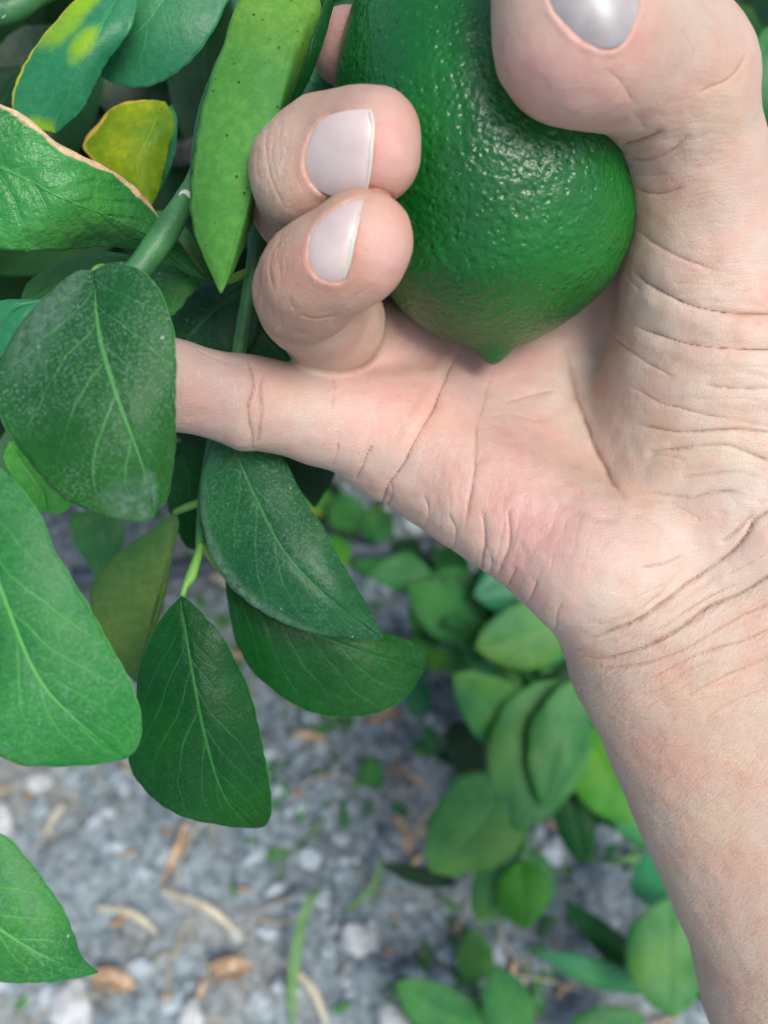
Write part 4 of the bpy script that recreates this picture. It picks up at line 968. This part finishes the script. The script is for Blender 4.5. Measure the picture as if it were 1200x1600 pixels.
TONE = (.87, .915, .90)
def hand():
    V, Q = surface_nets(); V, Q = subdivide(V, Q)
    for _ in range(2):
        f = sdf_c(V); V = V - grad(V) * np.clip(f, -.001, .001)[:, None] * .95
    Nn = grad(V)
    pr = parts_sdf_c(V); reg = np.argmin(np.stack(pr), 0); reg = np.array((0, 1, 2, 3, 4))[reg]
    d = -V[:, 2]; px = V[:, 0] / d * F + 600; py = 800 - V[:, 1] / d * F
    view = -V / np.linalg.norm(V, axis=1)[:, None]; nv = (Nn * view).sum(1)
    disp = np.zeros(len(V))
    arm = np.clip(((px - 890) * .38 + (py - 1000) * .92 + 20) / 60 + .0, 0, 1) * (px > 700) ; arm = np.where(py > 700, arm, 0)
    # organic unevenness
    disp += .00045 * fbm(V, 75, 3, 2) + .00016 * fbm(V, 260, 2, 8)
    # soft folding across the thenar pad and the wrist
    cdist = np.full(len(V), 9.); cstr = np.zeros(len(V)); cwid = np.full(len(V), .3)
    front = nv > -.45
    for pts, w, dep, cs, rg, fl in CR:
        C = crom(np.array(pts, float), max(14, len(pts) * 4)); x0, y0 = C.min(0) - 60; x1, y1 = C.max(0) + 60
        m = np.where(front & ((reg == rg) | ((rg == 0) & (reg == 1) & False)) & (px > x0) & (px < x1) & (py > y0) & (py < y1))[0]
        if not len(m): continue
        wob = 3.0 * vnoise(V[m], 170, 5)
        dd, sg, t = seg_dist(px[m] + wob, py[m] + wob * .6, C); mm = dd * d[m] / F * 1000
        tp = np.ones(len(m))
        if fl != 'b' or True: tp = np.minimum(tp, np.clip(t / .18, 0, 1))
        if fl == '' : tp = np.minimum(tp, np.clip((1 - t) / .22, 0, 1))
        elif fl == 'b': tp = np.minimum(tp, np.clip((1 - t) / .05, .6, 1))
        tp = tp * tp * (3 - 2 * tp) * (.78 + .3 * vnoise(V[m], 260, 9))
        dep = dep * (.55 if rg else 1.08)
        k_ = .75 + .5 * np.clip(sg, -1, 1)
        disp[m] -= .001 * dep * tp * (.42 * np.exp(-(mm / (w * .6)) ** 2) + .50 * np.exp(-mm / (w * 3.6)))
        disp[m] += .001 * dep * tp * .30 * k_ * np.exp(-((mm - w * 5.0) / (w * 3.4)) ** 2)
        s_new = cs * tp
        upd = (mm / (.15 + s_new) < cdist[m] / (.15 + cstr[m])) & (mm < 4)
        mi = m[upd]; cdist[mi] = mm[upd]; cstr[mi] = s_new[upd]; cwid[mi] = max(.15, w * .34)
    # finer folds that run with the large ones
    def fold(mask, ang, fx, fy, amp, sd):
        nonlocal disp
        m = np.where(mask > .01)[0]; c_, s_ = math.cos(ang), math.sin(ang)
        X = V[m, 0] * c_ + V[m, 1] * s_; Y = -V[m, 0] * s_ + V[m, 1] * c_
        q = np.stack((X * fx, Y * fy + .6 * vnoise(V[m], 60, sd), V[m, 2] * fx * 0 + sd), 1)
        f_ = 1 - np.abs(fbm(q, 1., 3, sd)) * 2.2
        disp[m] -= amp * mask[m] * np.clip(f_, 0, 1) ** 3
    zone = lambda x, y, rx, ry: np.exp(-(((px - x) / rx) ** 2 + ((py - y) / ry) ** 2) ** 2) * (reg == 0)
    fold(zone(1120, 600, 150, 230), R_(-4), 90, 480, .00022, 3)
    fold(zone(1080, 985, 220, 110), R_(30), 80, 520, .00034, 4)
    fold(arm * np.clip((1500 - py) / 400, .15, 1), R_(38), 110, 800, .00012, 5)
    fold(zone(800, 800, 160, 110), R_(80), 120, 420, .00016, 6)
    fold(zone(640, 650, 130, 130), R_(70), 120, 500, .00012, 7)
    fold(zone(1060, 250, 90, 120), R_(5), 130, 520, .00012, 8)
    fold(((reg == 2) | (reg == 3)) * np.clip((470 - px) / 30, 0, 1), R_(82), 160, 1000, .00014, 9)
    # where two fingers press together the crease is reddish
    
    ps = np.sort(np.stack(pr[1:]), 0); gap = (ps[1] - ps[0]) * 1000 / 1.6
    cl = (gap < np.minimum(1.0, cdist)) & (ps[0] < .0007); cdist[cl] = gap[cl]; cstr[cl] = .85; cwid[cl] = .4
    V = V + Nn * disp[:, None]
    # beds of the nails
    quads = {}; cutv = np.zeros(len(V)); near = np.zeros(len(V))
    for k, nd in NAILS.items():
        qd = nail_quad(nd); quads[k] = qd; O = crom(np.array(nd['out'], float), 80)
        x0, y0 = O.min(0) - 30; x1, y1 = O.max(0) + 30
        m = np.where((nv > 0) & (reg == nd['reg']) & (px > x0) & (px < x1) & (py > y0) & (py < y1))[0]
        ins = poly_in(px[m], py[m], O); dd, _, t = seg_dist(px[m], py[m], O); mm = dd * d[m] / F * 1000
        E = crom(np.array(nd['edge'], float), 20); de, _, _ = seg_dist(px[m], py[m], E); de = de * d[m] / F * 1000
        side = np.clip(de / 1.0, 0, 1)
        tgt = qd(px[m], py[m]) + .00055; cur = -V[m, 2]
        push = np.where(ins, np.maximum(tgt - cur, 0) * np.clip(mm / .25, 0, 1), 0) + np.where(ins, .0002 * np.exp(-(mm / .5) ** 2), 0)
        fold = np.where(~ins, .00024 * (.6 + .8 * vnoise(V[m], 500, 3)) * np.exp(-((mm - .75) / .65) ** 2) * side - .00035 * np.exp(-(mm / .28) ** 2), 0)
        fold += np.where(~ins, .0005 * np.exp(-((mm - 1.5) / 1.1) ** 2) * (1 - side), 0)      # flesh bulging past the free edge
        V[m] += view[m] * (fold - push)[:, None]
        cutv[m] = np.maximum(cutv[m], np.where(~ins, np.exp(-((mm - .22) / .22) ** 2) * side, 0)); near[m] = np.maximum(near[m], np.exp(-(mm / 1.3) ** 2) * side)
    # colour of the skin
    pal = np.array((.590, .425, .345)); base = np.tile(pal, (len(V), 1))
    def blob(x, y, rx, ry, col, a, rg=None, rot=0):
        c, s = math.cos(rot), math.sin(rot); X = (px - x) * c + (py - y) * s; Y = -(px - x) * s + (py - y) * c
        w = a * np.exp(-((X / rx) ** 2 + (Y / ry) ** 2)); 
        if rg is not None: w = w * np.isin(reg, rg)
        nonlocal base; base = base * (1 - w[:, None]) + np.array(col) * w[:, None]
    pink = (.655, .375, .325); pale = (.650, .545, .430); brown = (.420, .270, .190); tan = (.520, .370, .285); rose = (.590, .310, .260)
    blob(1100, 620, 170, 210, pale, .75, [0]); blob(970, 930, 130, 60, pale, .6, [0], .6); blob(900, 720, 60, 110, pale, .45, [0])
    blob(840, 830, 120, 100, pink, .8, [0]); blob(620, 610, 110, 110, pink, .7, [0]); blob(790, 700, 80, 60, pink, .5, [0]); blob(760, 600, 90, 70, (.58, .37, .33), .6, [0])
    blob(860, 140, 120, 80, pink, .85, [0]); blob(1060, 300, 120, 120, tan, .45, [0]); blob(1080, 60, 110, 80, tan, .75, [0]); blob(1000, 75, 20, 30, rose, .6, [0])
    blob(330, 610, 120, 120, (.42, .30, .26), .9, [0])
    a_ = arm[:, None] * .85; base = base * (1 - a_) + np.array((.545, .400, .305)) * a_
    fin = np.isin(reg, [2, 3]); base[fin] = np.array((.50, .315, .235))
    base[reg == 1] = np.array((.56, .39, .30)); base[reg == 4] = np.array((.42, .25, .21))
    blob(610, 225, 55, 75, pink, .9, [3]); blob(600, 380, 60, 75, pink, .9, [2]); blob(440, 270, 60, 90, tan, .8, [3]); blob(450, 470, 90, 80, brown, .6, [2])
    blob(470, 285, 20, 30, rose, .5, [3]); blob(478, 400, 18, 30, rose, .35, [2])
    base *= (1 + .05 * fbm(V, 60, 3, 4))[:, None]
    red = np.clip(fbm(V, 45, 3, 14) * 1.6, 0, 1)[:, None] * .42; base = base * (1 - red) + base * np.array((1.06, .84, .80)) * red
    base = base * np.array(TONE)
    base *= (1 - .13 * np.clip(near, 0, 1)[:, None] * np.array((.2, 1, 1.1)))
    dry_ = np.zeros(len(V)); dry_[fin] = np.clip((520 - px[fin]) / 60, 0, 1); dry_ = np.maximum(dry_, np.where((reg == 0) & (px < 420), .5, 0))
    org = B(1000, 900, .21)
    me = mesh_np('hand', V - org, Q)
    for nm, val in (('crease_distance', cdist), ('crease_strength', cstr), ('crease_width', cwid), ('arm', arm), ('dryness', dry_), ('cuticle', cutv)):
        a = me.attributes.new(nm, 'FLOAT', 'POINT'); a.data.foreach_set('value', val.astype(np.float32))
    a = me.attributes.new('tone', 'FLOAT_COLOR', 'POINT'); a.data.foreach_set('color', np.hstack((base, np.ones((len(V), 1)))).astype(np.float32).ravel())
    H = obj('hand', me, M_skin, None, Matrix.Translation(W(org)) @ ROT.to_4x4())
    tag(H, 'bare right hand and forearm, palm toward the viewer, gripping the green lemon', 'hand')
    # nail plates
    for k, nd in NAILS.items():
        qd = quads[k]; O = crom(np.array(nd['out'], float), 73)[:-1]; O = O[:72]; cx, cy = O.mean(0); rings = [0, .25, .5, .7, .85, .94, .985, 1.0]
        P_ = []; 
        for f in rings:
            X = cx + (O[:, 0] - cx) * f; Y = cy + (O[:, 1] - cy) * f
            dd = qd(X, Y) - .00005 - .00034 * (1 - f ** 2) + .00026 * f ** 6
            P_.append(np.stack([B(x, y, q) for x, y, q in zip(X, Y, dd)]))
        bk = np.stack([B(x, y, q + .0009) for x, y, q in zip(O[:, 0], O[:, 1], qd(O[:, 0], O[:, 1]))]); P_.append(bk)
        Vn = np.vstack(P_); m_ = 72; Qn = []
        for i in range(len(P_) - 1):
            for j in range(m_): a = i * m_ + j; b = i * m_ + (j + 1) % m_; Qn.append((a, b, b + m_, a + m_))
        no = viewobj('fingernail', Vn, Qn, M_nailg if nd['mat'] == 'g' else M_nail, H, origin=Vn[0])
        no['label'] = {'thumb': 'greyish glossy thumbnail', 'ring': 'nail of the lower curled finger', 'middle': 'nail of the upper curled finger'}[k]
        # pale free edge
        E = crom(np.array(nd['edge'], float), 30); wd = 5.5
        In = E + (np.array((cx, cy)) - E) / np.linalg.norm(np.array((cx, cy)) - E, axis=1)[:, None] * wd * (.55 + .45 * np.sin(np.linspace(.2, math.pi - .2, 30)))[:, None]
        Ou = E + (E - np.array((cx, cy))) / np.linalg.norm(np.array((cx, cy)) - E, axis=1)[:, None] * 1.5
        rows = [(In, .00012), (In * .6 + Ou * .4, -.00022), (Ou, -.00012), (Ou, .0008)]
        Ve = np.vstack([np.stack([B(x, y, q + o_) for x, y, q in zip(A[:, 0], A[:, 1], qd(A[:, 0], A[:, 1]))]) for A, o_ in rows])
        Qe = [(i * 30 + j, i * 30 + j + 1, (i + 1) * 30 + j + 1, (i + 1) * 30 + j) for i in range(3) for j in range(29)]
        viewobj('nail_tip', Ve, Qe, M_nailtip, no, origin=Ve[0])
    return H
def parts_sdf_c(P, n=400000):
    o = [parts_sdf(P[i:i + n]) for i in range(0, len(P), n)]
    return [np.concatenate([q[k] for q in o]) for k in range(5)]
import time as _t
_t0 = _t.time()
hand()
print('hand', _t.time() - _t0)
